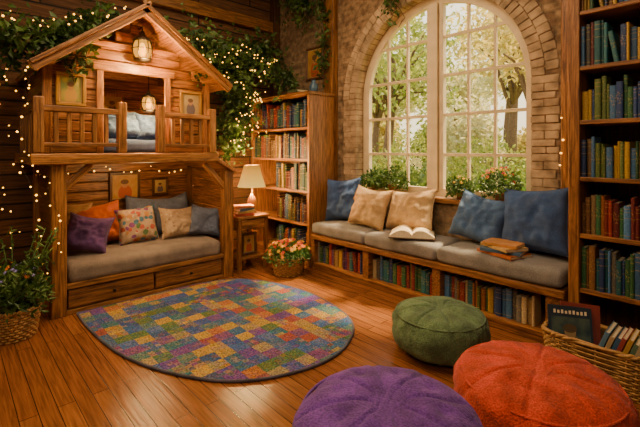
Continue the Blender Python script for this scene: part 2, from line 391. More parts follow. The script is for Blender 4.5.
def pillow(name, loc, w, h, t, yaw, tilt, mat, label, group=None, roll=0, trimm=None):
    n = 30; bm = bmesh.new(); sd = Vector((U(0, 50), U(0, 50), 0)); g = {}
    rim = {}
    def pos(i, j, s):
        a = -1 + 2 * i / n; b = -1 + 2 * j / n
        x = a * w / 2 * (1 - 0.10 * (1 - b * b)); z = b * h / 2 * (1 - 0.10 * (1 - a * a))
        z -= h * (.03 + .02 * math.sin(sd.x)) * max(0, b) * (1 - a * a)
        th = t / 2 * (max(0, (1 - a ** 4) * (1 - b ** 4))) ** 0.5 * (1.08 - .12 * b)
        wr = noise.noise(Vector((a * 2.2, b * 2.2, s)) + sd) * 0.28 + noise.noise(Vector((a * 5, b * 5, s)) + sd) * 0.18
        rad = math.hypot(a, b); wr += 0.07 * math.sin(math.atan2(b, a) * 9 + sd.x) * min(1, rad) ** 3
        y = s * th * (1 + wr)
        z -= 0.015 * (1 - b) * 0.5
        return Vector((x, y, z + h / 2))
    for s in (-1, 1):
        for i in range(n + 1):
            for j in range(n + 1):
                e = i in (0, n) or j in (0, n)
                if e and (i, j) in rim: g[(s, i, j)] = rim[(i, j)]; continue
                v = bm.verts.new(pos(i, j, s)); g[(s, i, j)] = v
                if e: rim[(i, j)] = v
        for i in range(n):
            for j in range(n):
                bm.faces.new([g[(s, i, j)], g[(s, i + 1, j)], g[(s, i + 1, j + 1)], g[(s, i, j + 1)]])
    o = mk(name, bm, mat, None, loc, None, smooth=True, label=label, cat='pillow', group=group)
    M = Matrix.Rotation(yaw, 3, 'Z') @ Matrix.Rotation(-tilt, 3, 'X') @ Matrix.Rotation(roll, 3, 'Y')
    o.rotation_euler = M.to_euler()
    low = min((M @ v.co).z for v in o.data.vertices); o.location.z = loc[2] - low + 0.001
    hi = max((M @ v.co).y for v in o.data.vertices) + o.location.y
    if hi > -0.012: o.location.y -= hi + 0.012
    bm2 = bmesh.new(); pts = []
    for i in range(n): pts.append(pos(i, 0, 1))
    for j in range(n): pts.append(pos(n, j, 1))
    for i in range(n, 0, -1): pts.append(pos(i, n, 1))
    for j in range(n, 0, -1): pts.append(pos(0, j, 1))
    tube(bm2, pts, 0.0045, 5, True)
    mk('piping', bm2, trimm or mat, o, (0, 0, 0), local=True)
    return o
def leaves(bm, pts, smin, smax, down=0.3, mi=0, asp=0.5):
    for p in pts:
        p = Vector(p); s = U(smin, smax)
        d = Vector((U(-1, 1), U(-1, 1), U(-1, 1) - down)).normalized()
        sd = d.cross(Vector((U(-1, 1), U(-1, 1), U(-1, 1)))).normalized(); nn = d.cross(sd)
        v0 = bm.verts.new(p); v1 = bm.verts.new(p + d * s * .45 + sd * s * asp * .5 + nn * s * .10)
        v2 = bm.verts.new(p + d * s - nn * s * .1); v3 = bm.verts.new(p + d * s * .45 - sd * s * asp * .5 + nn * s * .10)
        v4 = bm.verts.new(p + d * s * .5)
        for f in ((v0, v1, v4), (v1, v2, v4), (v2, v3, v4), (v3, v0, v4)):
            fc = bm.faces.new(f); fc.material_index = mi
def structure(o): o['kind'] = 'structure'; return o

# ------------------------------------------------------------------ room shell
CEIL = 3.95; XR = 6.7; YB = -6.4
def at_origin(o):
    for v in o.data.vertices: v.co += o.location
    o.location = (0, 0, 0)
at_origin(structure(box('floor', (-0.3, YB - 0.3, -0.1), (XR + 0.3, 0.3, 0), M_FLOOR, bev=0)))
at_origin(structure(box('ceiling', (-0.3, YB - 0.3, CEIL), (XR + 0.3, 0.3, CEIL + 0.1), M_CEIL, bev=0)))
at_origin(structure(box('wall_left', (-0.3, YB - 0.3, 0), (0, 0.3, CEIL), M_LWALL, bev=0)))
at_origin(structure(box('wall_right', (XR, YB - 0.3, 0), (XR + 0.3, 0.3, CEIL), M_LWALL, bev=0)))
at_origin(structure(box('wall_back', (0, YB - 0.3, 0), (XR, YB, CEIL), M_BRICK, bev=0)))
WX, WR, SILL, SPR, TH = 2.745, 1.04, 0.95, 2.10, 0.3
def arch_wall():
    bm = bmesh.new(); n = 40
    xs = [WX - WR * math.cos(math.pi * i / n) for i in range(n + 1)]
    zs = [SPR + WR * math.sin(math.pi * i / n) for i in range(n + 1)]
    for y in (0.0, TH):
        def V(x, z): return bm.verts.new((x, y, z))
        def Q(*p): bm.faces.new([V(*q) for q in p])
        Q((0, 0), (WX - WR, 0), (WX - WR, CEIL), (0, CEIL)); Q((WX + WR, 0), (XR, 0), (XR, CEIL), (WX + WR, CEIL))
        Q((WX - WR, 0), (WX + WR, 0), (WX + WR, SILL), (WX - WR, SILL))
        for i in range(n): Q((xs[i], zs[i]), (xs[i + 1], zs[i + 1]), (xs[i + 1], CEIL), (xs[i], CEIL))
    ol = [(WX - WR, SILL)] + list(zip(xs, zs)) + [(WX + WR, SILL)]
    L = len(ol)
    for i in range(L):
        a = ol[i]; b = ol[(i + 1) % L]
        bm.faces.new([bm.verts.new((a[0], 0, a[1])), bm.verts.new((b[0], 0, b[1])), bm.verts.new((b[0], TH, b[1])), bm.verts.new((a[0], TH, a[1]))])
    bmesh.ops.remove_doubles(bm, verts=bm.verts[:], dist=1e-5)
    return bm
structure(mk('wall_window', arch_wall(), M_BRICK))
def surround():
    bm = bmesh.new()
    def wedge(p0, p1, p2, p3, y0, y1):
        P = [(p[0] + U(-.003, .003), p[1] + U(-.003, .003)) for p in (p0, p1, p2, p3)]
        a = [bm.verts.new((p[0], y0 + U(-.003, .003), p[1])) for p in P]; b = [bm.verts.new((p[0], y1, p[1])) for p in P]
        for q in ((a[0], a[1], a[2], a[3]), (b[3], b[2], b[1], b[0])): bm.faces.new(q)
        for i in range(4): bm.faces.new((a[i], b[i], b[(i + 1) % 4], a[(i + 1) % 4]))
    n = 46; g = 0.0035
    for ring, (r0, r1) in enumerate(((WR - 0.004, WR + 0.11), (WR + 0.115, WR + 0.22))):
        for i in range(n):
            sh = 0.5 if ring else 0
            t0 = math.pi * (i + sh) / n + g / r0; t1 = min(math.pi, math.pi * (i + 1 + sh) / n - g / r0)
            if t1 - t0 < 0.02: continue
            P = lambda r, t: (WX + r * math.cos(t), SPR + r * math.sin(t))
            wedge(P(r0, t0), P(r1, t0), P(r1, t1), P(r0, t1), -0.012 + U(-.006, .004), 0.0 if ring else 0.12)
    z = SILL - 0.3; k = 0
    while z < SPR - 0.02:
        z1 = min(z + U(0.062, 0.078), SPR)
        if SPR - z1 < .05: z1 = SPR
        for sg in (-1, 1):
            e = WX + sg * WR
            cuts = (0, U(.09, .13), 0.22) if k % 2 else (0, U(.19, .23))
            for a, b in zip(cuts[:-1], cuts[1:]):
                xa, xb = e + sg * (a + 0.002 - (0.006 if a == 0 else 0)), e + sg * (b - 0.002)
                wedge((xa, z + .0025), (xb, z + .0025), (xb, z1 - .0025), (xa, z1 - .0025), -0.012 + U(-.006, .004), 0.12 if (a == 0 and z >= SILL) else 0.0)
        z = z1; k += 1
    return bm
bm = surround()
bmesh.ops.bevel(bm, geom=bm.edges[:], offset=0.004, segments=2, affect='EDGES')
structure(mk('trim_1', bm, M_STONE))
structure(box('trim_2', (WX - WR - 0.08, -0.06, SILL - 0.05), (WX + WR + 0.08, TH, SILL), W_SHELF, bev=0.01))
structure(box('trim_3', (1.20, -0.10, 0), (1.38, 0, CEIL), W_HOUSE, bev=0.012))
structure(box('trim_4', (4.04, -0.10, 0), (4.18, 0, CEIL), W_HOUSE, bev=0.01))
structure(box('trim_5', (0, -0.12, 0), (0.12, 0, CEIL), W_DARK, bev=0.01))
structure(box('trim_6', (0, YB, 3.26), (0.10, -0.12, 3.42), W_HOUSE, bev=0.01))
structure(box('baseboard_window', (4.18, -0.03, 0), (XR, 0, 0.14), W_SHELF))
structure(box('baseboard_left', (0, YB, 0), (0.03, -0.12, 0.14), W_SHELF))

def window():
    y0, y1 = 0.13, 0.19
    bm = bmesh.new(); n = 40; r0, r1 = WR - 0.095, WR
    def arcpts(r): return [(WX - r, SILL)] + [(WX - r * math.cos(math.pi * i / n), SPR + r * math.sin(math.pi * i / n)) for i in range(n + 1)] + [(WX + r, SILL)]
    A, B = arcpts(r0), arcpts(r1)
    va = [[bm.verts.new((p[0], y, p[1])) for p in A] for y in (y0, y1)]; vb = [[bm.verts.new((p[0], y, p[1])) for p in B] for y in (y0, y1)]
    for i in range(len(A) - 1):
        bm.faces.new((va[0][i], va[0][i + 1], vb[0][i + 1], vb[0][i])); bm.faces.new((va[1][i], vb[1][i], vb[1][i + 1], va[1][i + 1]))
        bm.faces.new((va[0][i], va[1][i], va[1][i + 1], va[0][i + 1])); bm.faces.new((vb[0][i], vb[0][i + 1], vb[1][i + 1], vb[1][i]))
    bmbox(bm, (WX - r0, y0, SILL), (WX + r0, y1, SILL + 0.08))
    root = structure(mk('window_1', bm, M_CREAM, label='tall arched window with cream painted wooden frame'))
    top = lambda x: SPR + math.sqrt(max(0, r0 * r0 - (x - WX) ** 2))
    box('mullion', (WX - 0.045, y0 - 0.04, SILL + 0.05), (WX + 0.045, y1, top(WX) + 0.01), M_CREAM, root)
    for sg in (-1, 1):   # casement stiles beside the mullion
        a, b = sorted((WX + sg * 0.052, WX + sg * 0.10))
        box('casement_stile', (a, y0 - 0.01, SILL + 0.07), (b, y1, top(WX + .1) + .01), M_CREAM, root)
    for k, dx in enumerate((-0.65, -0.375, 0.375, 0.65)):
        box('vertical_bar', (WX + dx - 0.013, y0 + 0.01, SILL + 0.05), (WX + dx + 0.013, y1 - 0.01, top(abs(dx) + WX + 0.01) + 0.01), M_CREAM, root, bev=0.003)
    for z in (1.40, 1.83, 2.26, 2.68):
        hw = r0 if z < SPR else math.sqrt(r0 * r0 - (z - SPR) ** 2)
        th = 0.016
        box('horizontal_bar', (WX - hw - 0.01, y0 + 0.012, z - th), (WX + hw + 0.01, y1 - 0.012, z + th), M_CREAM, root, bev=0.003)
    bm = bmesh.new(); vs = [bm.verts.new((p[0], 0.16, p[1])) for p in arcpts(r0 + 0.01)]; bm.faces.new(vs)
    mk('glass', bm, M_GLASS, root)
window()

# ------------------------------------------------------------------ playhouse
YC = -2.40
ph = empty('playhouse', (0.55, YC, 0), 'two level wooden playhouse with pitched roof, loft balcony and seating nook', 'playhouse')
def planks(name, axis, x, a0, a1, z0, z1, th, parent, mat=W_PLANK, clip=None, hole=None, ph_=0.105):
    bm = bmesh.new(); z = z0; k = 0
    while z < z1 - 0.01:
        zz = min(z + ph_, z1); s, e = a0, a1
        if clip: s, e = clip(zz)
        segs = [(s, e)]
        if hole and zz <= hole[3] + 0.02 and zz > hole[2]: segs = [(s, hole[0]), (hole[1], e)]
        for (p, q) in segs:
            if q - p < 0.02: continue
            o = U(-.007, .007)
            if axis == 'y': bmbox(bm, (x + o, p, z + .004), (x + th + o, q, zz - .004), bev=.006)
            else: bmbox(bm, (p, x + o, z + .004), (q, x + th + o, zz - .004), bev=.006)
        z = zz; k += 1
    return mk(name, bm, mat['y' if axis == 'y' else 'x'], parent, (0, 0, 0))
for (x, y) in ((0.95, -3.15), (0.95, -1.50), (0.04, -3.15), (0.04, -1.50)):
    box('post', (x, y, 0), (x + 0.1, y + 0.115, 1.335 if y < -2 else 1.22), W_HOUSE, ph, bev=0.008)
planks('nook_back_wall', 'y', 0.05, -3.035, -1.50, 0.25, 1.33, 0.03, ph)
planks('nook_side_wall', 'x', -3.11, 0.14, 0.95, 0.25, 1.33, 0.03, ph)
planks('nook_side_wall', 'x', -1.45, 0.14, 0.95, 0.25, 1.22, 0.03, ph)
box('bench_base', (0.1, -3.035, 0.0), (0.97, -1.50, 0.25), W_HOUSE, ph)
box('bench_rail', (0.97, -3.035, 0.225), (1.035, -1.50, 0.27), W_HOUSE, ph)
box('bench_plinth', (0.97, -3.035, 0.0), (1.03, -1.50, 0.04), W_HOUSE, ph)
for y0 in (-3.02, -2.26):
    d = box('drawer', (0.97, y0, 0.048), (1.02, y0 + 0.745, 0.218), W_PLANK, ph, bev=0.012)
    bm = lathe([(0.0, 0), (0.008, 0), (0.007, .012), (.015, .02), (.012, .03), (0, .033)], 14)
    for v in bm.verts: v.co = Vector((v.co.z, v.co.x, v.co.y))
    mk('knob', bm, M_IRON, d, (1.018, y0 + 0.37, 0.135), smooth=True)
def slanted(name, x0, x1, pa, pb, th, mat=W_HOUSE):
    a = Vector((0, pa[0], pa[1])); b = Vector((0, pb[0], pb[1])); L = (b - a).length
    o = box(name, (-(x1 - x0) / 2, -L / 2, -th / 2), ((x1 - x0) / 2, L / 2, th / 2), mat, ph)
    o.location = Vector(((x0 + x1) / 2, (pa[0] + pb[0]) / 2, (pa[1] + pb[1]) / 2)) - wpos(ph)
    o.rotation_euler = (math.atan2(pb[1] - pa[1], pb[0] - pa[0]), 0, 0)
slanted('brace', 0.975, 1.035, (-3.05, 1.11), (-2.84, 1.32), 0.055)
slanted('brace', 0.975, 1.035, (-1.48, 1.02), (-1.72, 1.30), 0.055)
slanted('eave_board', 0.10, 1.09, (-1.68, 1.385), (-1.365, 1.205), 0.04)
DS, DE = -3.30, -1.60
bm = bmesh.new(); y = DS
while y < DE - 0.02:
    bmbox(bm, (0.02, y + .002, 1.385), (1.08, min(y + .12, DE) - .002, 1.42), bev=.003); y += .12
mk('deck_boards', bm, W_PLANK['x'], ph)
box('deck_beam', (1.04, DS, 1.325), (1.10, DE, 1.42), W_HOUSE, ph, bev=0.01)
box('deck_beam', (0.02, DS, 1.325), (1.04, DS + .05, 1.385), W_HOUSE, ph)
for y in (-2.9, -2.45, -2.0): box('joist', (0.1, y, 1.325), (1.04, y + .05, 1.385), W_PLANK, ph)
RZ, EZ, HW = 2.78, 2.14, 0.86
slope = (RZ - EZ) / HW
WL, WRt = YC - 0.78, YC + 0.78
def clip(z):
    hw = min(0.78, (RZ - 0.02 - z) / slope); return YC - hw, YC + hw
planks('facade', 'y', 0.84, 0, 0, 1.42, 2.72, 0.03, ph, clip=clip, hole=(YC - 0.32, YC + 0.30, 1.42, 2.22), ph_=0.1)
planks('loft_side_wall', 'x', WL - .01, 0.05, 0.84, 1.42, 2.19, 0.03, ph)
planks('loft_side_wall', 'x', WRt - .02, 0.05, 0.84, 1.42, 2.19, 0.03, ph)
planks('loft_back_wall', 'y', 0.03, 0, 0, 1.42, 2.66, 0.02, ph, clip=clip)
box('door_jamb', (0.865, YC - 0.365, 1.42), (0.90, YC - 0.305, 2.24), W_HOUSE, ph)
box('door_jamb', (0.865, YC + 0.285, 1.42), (0.90, YC + 0.345, 2.24), W_HOUSE, ph)
box('door_lintel', (0.865, YC - 0.40, 2.21), (0.91, YC + 0.38, 2.28), W_HOUSE, ph)
box('corner_board', (0.865, WL - .015, 1.42), (0.90, WL + .06, 2.20), W_HOUSE, ph)
box('corner_board', (0.865, WRt - .06, 1.42), (0.90, WRt + .015, 2.20), W_HOUSE, ph)
ang = math.atan(slope); Lr = HW / math.cos(ang) + 0.06
for sg in (-1, 1):
    mid = Vector((0.6, YC + sg * (HW + 0.02) / 2, (RZ + EZ) / 2 + 0.02))
    bm = bmesh.new(); k = 0; s = -Lr / 2
    while s < Lr / 2 - .01:
        e = 0.006 if k % 2 else 0
        bmbox(bm, (-0.56, s, -0.02 + e), (0.54, min(s + .13, Lr / 2), 0.02 + e), bev=.003); s += .13; k += 1
    mk('roof_slope', bm, W_PLANK['x'], ph, mid, (-sg * ang, 0, 0))
    box('barge_board', (-0.02, -Lr / 2 - 0.02, -0.055), (0.02, Lr / 2 + 0.02, 0.035), W_HOUSE, ph, rot=(-sg * ang, 0, 0)).location = mid + Vector((0.555, 0, -0.005)) - wpos(ph)
    box('barge_trim', (-0.012, -Lr / 2 - 0.02, -0.018), (0.012, Lr / 2 + 0.03, 0.018), W_PLANK, ph, rot=(-sg * ang, 0, 0)).location = mid + Vector((0.585, 0, 0.03)) - wpos(ph)
    for xx in (0.05, 0.35):   # rafters under the overhang
        pass
box('gable_collar', (0.872, YC - 0.42, 2.44), (0.905, YC + 0.42, 2.49), W_HOUSE, ph)
def rail(y0, y1):
    x = 1.02
    box('top_rail', (x - .01, y0, 1.78), (x + .06, y1, 1.83), W_HOUSE, ph)
    box('bottom_rail', (x + .005, y0 + .03, 1.48), (x + .045, y1 - .03, 1.515), W_HOUSE, ph)
    for y in (y0, y1 - .065): box('rail_post', (x - .015, y - .003, 1.425), (x + .065, y + .075, 1.90), W_HOUSE, ph, bev=.01)
    n = max(2, round((y1 - y0 - .13) / 0.095))
    for i in range(1, n):
        y = y0 + .065 + (y1 - y0 - .13) * i / n
        box('baluster', (x + .008, y - .017, 1.512), (x + .042, y + .017, 1.782), W_HOUSE, ph, bev=.004)
rail(-3.28, -2.56); rail(-2.26, -1.63)
box('top_rail', (0.1, -3.28, 1.78), (1.01, -3.23, 1.83), W_HOUSE, ph)
for i in range(8): box('baluster', (0.15 + i * 0.11, -3.27, 1.42), (0.18 + i * 0.11, -3.24, 1.782), W_HOUSE, ph, bev=.004)

mk('nook_cushion', rbox((0.90, 1.50, 0.18), 0.06, 12, 0.02, 0.014, 3), M_SEAT2, None, (0.575, -2.265, 0.342), smooth=True, label='long taupe linen seat cushion in the playhouse nook', cat='cushion')
mk('loft_mattress', rbox((0.62, 1.42, 0.13), 0.045, 10, 0.02, 0.01, 5), M_NAVY, None, (0.42, YC, 1.487), smooth=True, label='navy blue mattress lying on the playhouse loft floor', cat='mattress')
r90 = math.radians(90)
pillow('throw_pillow', (0.60, -2.47, 1.56), 0.52, 0.34, 0.18, r90, math.radians(38), M_DENIM, 'blue cotton pillow lying in the playhouse loft')
pillow('throw_pillow', (0.62, -2.12, 1.56), 0.38, 0.30, 0.15, r90, math.radians(25), M_BLUE, 'mid blue pillow propped in the playhouse loft')
pillow('throw_pillow', (0.30, -2.60, 1.56), 0.46, 0.36, 0.15, r90, math.radians(20), M_NAVY, 'dark navy pillow against the loft back wall')
Zs = 0.434
pillow('throw_pillow', (0.34, -2.93, Zs), 0.44, 0.46, 0.17, r90 - 0.5, 0.20, M_TAN, 'tan pillow at the end of the nook seat', roll=0.05)
pillow('throw_pillow', (0.48, -2.60, Zs), 0.46, 0.42, 0.19, r90 - 0.1, 0.34, M_ORANGE, 'rust orange throw pillow on the nook seat', roll=-0.14)
pillow('throw_pillow', (0.72, -2.84, Zs), 0.40, 0.35, 0.18, r90 - 0.35, 0.42, M_PURP, 'plum purple throw pillow on the nook seat', roll=0.2)
pillow('throw_pillow', (0.60, -2.27, Zs), 0.42, 0.38, 0.17, r90, 0.32, M_FLORAL, 'multicoloured floral throw pillow on the nook seat', roll=-.05)
pillow('throw_pillow', (0.28, -2.12, Zs), 0.48, 0.42, 0.16, r90, 0.2, M_GREYB, 'grey blue pillow against the nook back boards', roll=0.15)
pillow('throw_pillow', (0.32, -1.76, Zs), 0.50, 0.42, 0.17, r90, 0.24, M_GREYB, 'slate blue pillow against the nook back boards', roll=-0.14)
pillow('throw_pillow', (0.64, -1.83, Zs), 0.44, 0.35, 0.18, r90 + 0.1, 0.38, M_TANPAT, 'patterned beige pillow leaning on the nook seat', roll=.05)
pillow('throw_pillow', (0.76, -1.61, Zs), 0.36, 0.33, 0.13, r90 - 0.45, 0.26, M_GREYB, 'grey blue pillow beside the nook side wall', roll=0.14)

def picture(loc, w, h, facing, framem, art, label, fw=0.03, matb=True):
    yaw = {'x': r90, 'y': 0}[facing]
    o = empty('framed_picture', loc, label, 'picture', rot=(0, 0, yaw))
    bm = bmesh.new()
    for lo, hi in (((-w / 2, -.03, -h / 2), (w / 2, 0, -h / 2 + fw)), ((-w / 2, -.03, h / 2 - fw), (w / 2, 0, h / 2)), ((-w / 2, -.03, -h / 2 + fw), (-w / 2 + fw, 0, h / 2 - fw)), ((w / 2 - fw, -.03, -h / 2 + fw), (w / 2, 0, h / 2 - fw))):
        bmbox(bm, lo, hi, bev=.005)
    mk('frame', bm, framem, o, local=True)
    bm = bmesh.new(); bmbox(bm, (-w / 2 + fw, -.012, -h / 2 + fw), (w / 2 - fw, -.002, h / 2 - fw)); mk('mount', bm, M_MOUNT, o, local=True)
    g = fw + (0.012 if matb else 0.002)
    bm = bmesh.new(); bmbox(bm, (-w / 2 + g, -.016, -h / 2 + g), (w / 2 - g, -.010, h / 2 - g)); mk('artwork', bm, art, o, local=True)
    return o
picture((0.880, -2.975, 2.00), 0.24, 0.30, 'x', M_GOLD, M_ART[2], 'small gilt framed picture on the playhouse gable boards')
picture((0.880, -1.83, 1.95), 0.25, 0.29, 'x', M_GOLD, M_ART[1], 'gilt framed portrait on the playhouse gable boards')
picture((0.060, -2.40, 1.95), 0.26, 0.30, 'x', W_HOUSE['z'], M_ART[1], 'wood framed picture inside the playhouse loft')
picture((0.090, -2.27, 1.02), 0.34, 0.34, 'x', W_DARK['z'], M_ART[0], 'square amber portrait in dark frame above the nook seat')
picture((0.090, -1.86, 1.0), 0.20, 0.22, 'x', W_DARK['z'], M_ART[1], 'small framed picture above the nook seat')
picture((0.93, 0.0, 2.67), 0.36, 0.46, 'y', W_DARK['z'], M_ART[0], 'dark wooden framed picture on the brick wall')

def lantern(loc, s, label, power, chain=0.1, x_arm=None):
    o = empty('hanging_lantern', loc, label, 'lantern')
    o.scale = (s, s, s)
    bm = lathe([(0, .20), (.012, .20), (.02, .17), (.05, .15), (.062, .135), (.03, .13), (0, .13)], 20); mk('cap', bm, M_IRON, o, local=True, smooth=True)
    bm = lathe([(0, 0), (.035, 0), (.052, .008), (.050, .018), (.02, .022), (0, .022)], 20); mk('base', bm, M_IRON, o, local=True, smooth=True)
    bm = bmesh.new()
    for k in range(6):
        a = k * math.pi / 3 + .3
        tube(bm, [(.050 * math.cos(a), .050 * math.sin(a), .015), (.062 * math.cos(a), .062 * math.sin(a), .08), (.052 * math.cos(a), .052 * math.sin(a), .14)], .0036, 5)
    tube(bm, [(.062 * math.cos(t * .2618), .062 * math.sin(t * .2618), .08) for t in range(24)], .003, 5, True)
    mk('cage', bm, M_IRON, o, local=True)
    bm = lathe([(.040, .022), (.053, .05), (.056, .08), (.053, .11), (.044, .132)], 20)
    mk('glass_shade', bm, M_AMBER, o, local=True, smooth=True)
    bm = lathe([(0, .030), (.016, .036), (.026, .065), (.022, .09), (.010, .12), (0, .125)], 18); mk('bulb', bm, M_BULB3, o, local=True, smooth=True)
    bm = bmesh.new(); tube(bm, [(0, 0, .19), (0, 0, .19 + chain)], .004, 6)
    if x_arm: tube(bm, [(0, 0, .19 + chain), (-x_arm, 0, .19 + chain)], .005, 6)
    mk('hanger', bm, M_IRON, o, local=True)
    ld = bpy.data.lights.new('lantern_light', 'POINT'); ld.energy = power; ld.color = (1, 0.54, 0.16); ld.shadow_soft_size = 0.03
    lo = bpy.data.objects.new('lantern_light', ld); COL.objects.link(lo); lo.parent = o; lo.location = (0.10, 0, .0)
lantern((0.99, YC + 0.02, 2.33), 1.5, 'iron lantern with glowing bulb on the playhouse gable', 50, 0.04, 0.08)
lantern((0.66, YC + 0.20, 1.86), 1.2, 'glowing lantern hanging inside the playhouse loft', 42, 0.42, None)

# ------------------------------------------------------------------ books
PAL = [('red', (0.30, 0.030, 0.015)), ('navy blue', (0.025, 0.06, 0.19)), ('forest green', (0.03, 0.11, 0.04)), ('brown', (0.17, 0.075, 0.025)), ('mustard yellow', (0.44, 0.26, 0.03)),
       ('teal', (0.02, 0.13, 0.15)), ('rust orange', (0.38, 0.12, 0.02)), ('cream', (0.40, 0.30, 0.16)), ('plum', (0.12, 0.04, 0.13)), ('burgundy', (0.16, 0.02, 0.02)), ('dusty blue', (0.06, 0.16, 0.33)), ('grey', (0.13, 0.12, 0.10)), ('tan', (0.26, 0.16, 0.07)), ('olive green', (0.10, 0.14, 0.03))]
BM = []
def book_mesh(t, d, h):
    bm = bmesh.new(); n = 6
    prof = [(-t / 2, d)] + [(-t / 2 * math.cos(math.pi * k / n), 0.008 - 0.008 * math.sin(math.pi * k / n)) for k in range(n + 1)] + [(t / 2, d)]
    c = 0.003
    inn = [(t / 2 - c, d), (t / 2 - c, 0.011), (-t / 2 + c, 0.011), (-t / 2 + c, d)]
    ring = prof + inn
    lo = [bm.verts.new((x, y, 0)) for x, y in ring]; hi = [bm.verts.new((x, y, h)) for x, y in ring]
    L = len(ring)
    for i in range(L): bm.faces.new((lo[i], lo[(i + 1) % L], hi[(i + 1) % L], hi[i]))
    bm.faces.new(lo[::-1]); bm.faces.new(hi)
    vs = bmbox(bm, (-t / 2 + c, 0.011, 0.004), (t / 2 - c, d - 0.005, h - 0.005))
    for f in {f for v in vs for f in v.link_faces}: f.material_index = 1
    bmesh.ops.recalc_face_normals(bm, faces=bm.faces[:])
    me = bpy.data.meshes.new('book'); bm.to_mesh(me); bm.free(); me.materials.append(M_BOOK); me.materials.append(M_PAGE); return me
for t in (0.015, 0.021, 0.028, 0.036):
    for h in (0.20, 0.225, 0.25, 0.28):
        BM.append((t, h, book_mesh(t, U(0.15, 0.19), h)))
def fill(x0, x1, yf, z, hmax, group, where, thick=1.0, pal=None, hs=1.0, vm=1.0, lean=.04):
    x = x0; lastc = None; lasth = None
    while True:
        opts = [b for b in BM if b[1] <= hmax and x + b[0] * thick <= x1]
        if not opts: break
        t, h, me = random.choice(opts)
        if lasth and R() < .3:
            c_ = [b for b in opts if b[1] == lasth]
            if c_: t, h, me = random.choice(c_)
        lasth = h; tt = t * thick
        cn = lastc if (lastc and R() < .12) else random.choice(pal or PAL)
        lastc = cn
        o = bpy.data.objects.new('book', me); COL.objects.link(o)
        o.location = (x + tt / 2, yf + U(0, 0.03), z); o.scale = (thick, 1, hs * U(0.93, 1.03))
        if R() < lean and x + tt + .08 < x1:
            a = U(.10, .22); hh = h * hs
            # leans back against its left neighbour; foot stands clear to the right
            o.rotation_euler = (0, -a, 0); o.location.x = x + hh * math.sin(a) + tt / 2; o.location.z = z + math.sin(a) * tt / 2 + .001
            x += hh * math.sin(a) + tt * .05
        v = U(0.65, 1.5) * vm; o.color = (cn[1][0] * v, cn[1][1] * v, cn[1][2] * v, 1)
        o['label'] = '%s hardback book standing %s %s' % (cn[0], 'tilted' if abs(o.rotation_euler[1]) > .01 else 'upright', where); o['category'] = 'book'; o['group'] = group
        x += tt + 0.0008

def bookcase(x0, x1, yf, yb, top, shelves, label, post=0.04):
    o = empty('bookcase', ((x0 + x1) / 2, (yf + yb) / 2, 0), label, 'bookcase')
    box('side_panel', (x0, yf, 0), (x0 + post, yb, top), W_SHELF, o); box('side_panel', (x1 - 0.04, yf, 0), (x1, yb, top), W_SHELF, o)
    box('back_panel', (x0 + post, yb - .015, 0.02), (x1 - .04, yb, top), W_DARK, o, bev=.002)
    box('top_board', (x0 - .02, yf - .02, top), (x1 + .015, yb, top + .04), W_SHELF, o, bev=.01)
    box('plinth', (x0 + post, yf + .01, 0), (x1 - .04, yf + .03, shelves[0] - .03), W_SHELF, o)
    for z in shelves: box('shelf', (x0 + post, yf + .004, z - .03), (x1 - .04, yb - .015, z), W_SHELF, o, bev=.004)
    return o
LS = [0.10, 0.53, 0.94, 1.34, 1.74]
bookcase(0.13, 1.41, -0.54, -0.11, 2.14, LS, 'tall oak bookcase packed with books beside the arched window')
mixp = lambda *i: [PAL[k] for k in i]
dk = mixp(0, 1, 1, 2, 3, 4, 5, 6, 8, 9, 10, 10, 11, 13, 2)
for k, z in enumerate(LS):
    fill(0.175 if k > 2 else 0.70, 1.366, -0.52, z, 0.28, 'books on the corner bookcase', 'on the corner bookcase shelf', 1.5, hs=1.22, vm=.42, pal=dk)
# things on top of the corner bookcase
vs_ = empty('vase', (1.27, -0.34, 2.181), 'small dark blue glazed vase on top of the bookcase', 'vase')
mk('body', lathe([(0, 0), (.035, 0), (.055, .04), (.06, .08), (.04, .13), (.022, .15), (.03, .17), (.024, .17), (.018, .15), (0, .14)], 24), M_VASE, vs_, local=True, smooth=True)
RS = [0.10, 0.475, 0.86, 1.26, 1.66, 2.04, 2.43]
bookcase(4.215, 5.25, -0.54, -0.12, 2.86, RS, 'tall oak bookcase full of books reaching toward the ceiling', post=0.07)
pals = [None, mixp(1, 5, 10, 11, 3, 12, 1, 6, 4, 2), mixp(0, 9, 6, 1, 12, 3, 9, 10, 2, 0), mixp(2, 5, 2, 1, 13, 4, 12, 10, 4), mixp(1, 10, 5, 4, 3, 10, 2, 13), mixp(10, 1, 11, 12, 5, 9, 4), mixp(3, 1, 4, 5, 10, 2, 1)]
for k, z in enumerate(RS):
    if k == 0: continue
    fill(4.288, 4.84, -0.52, z, 0.28, 'books on the tall bookcase', 'on the tall bookcase shelf', 1.05, pal=pals[k], hs=1.08, vm=1.0)

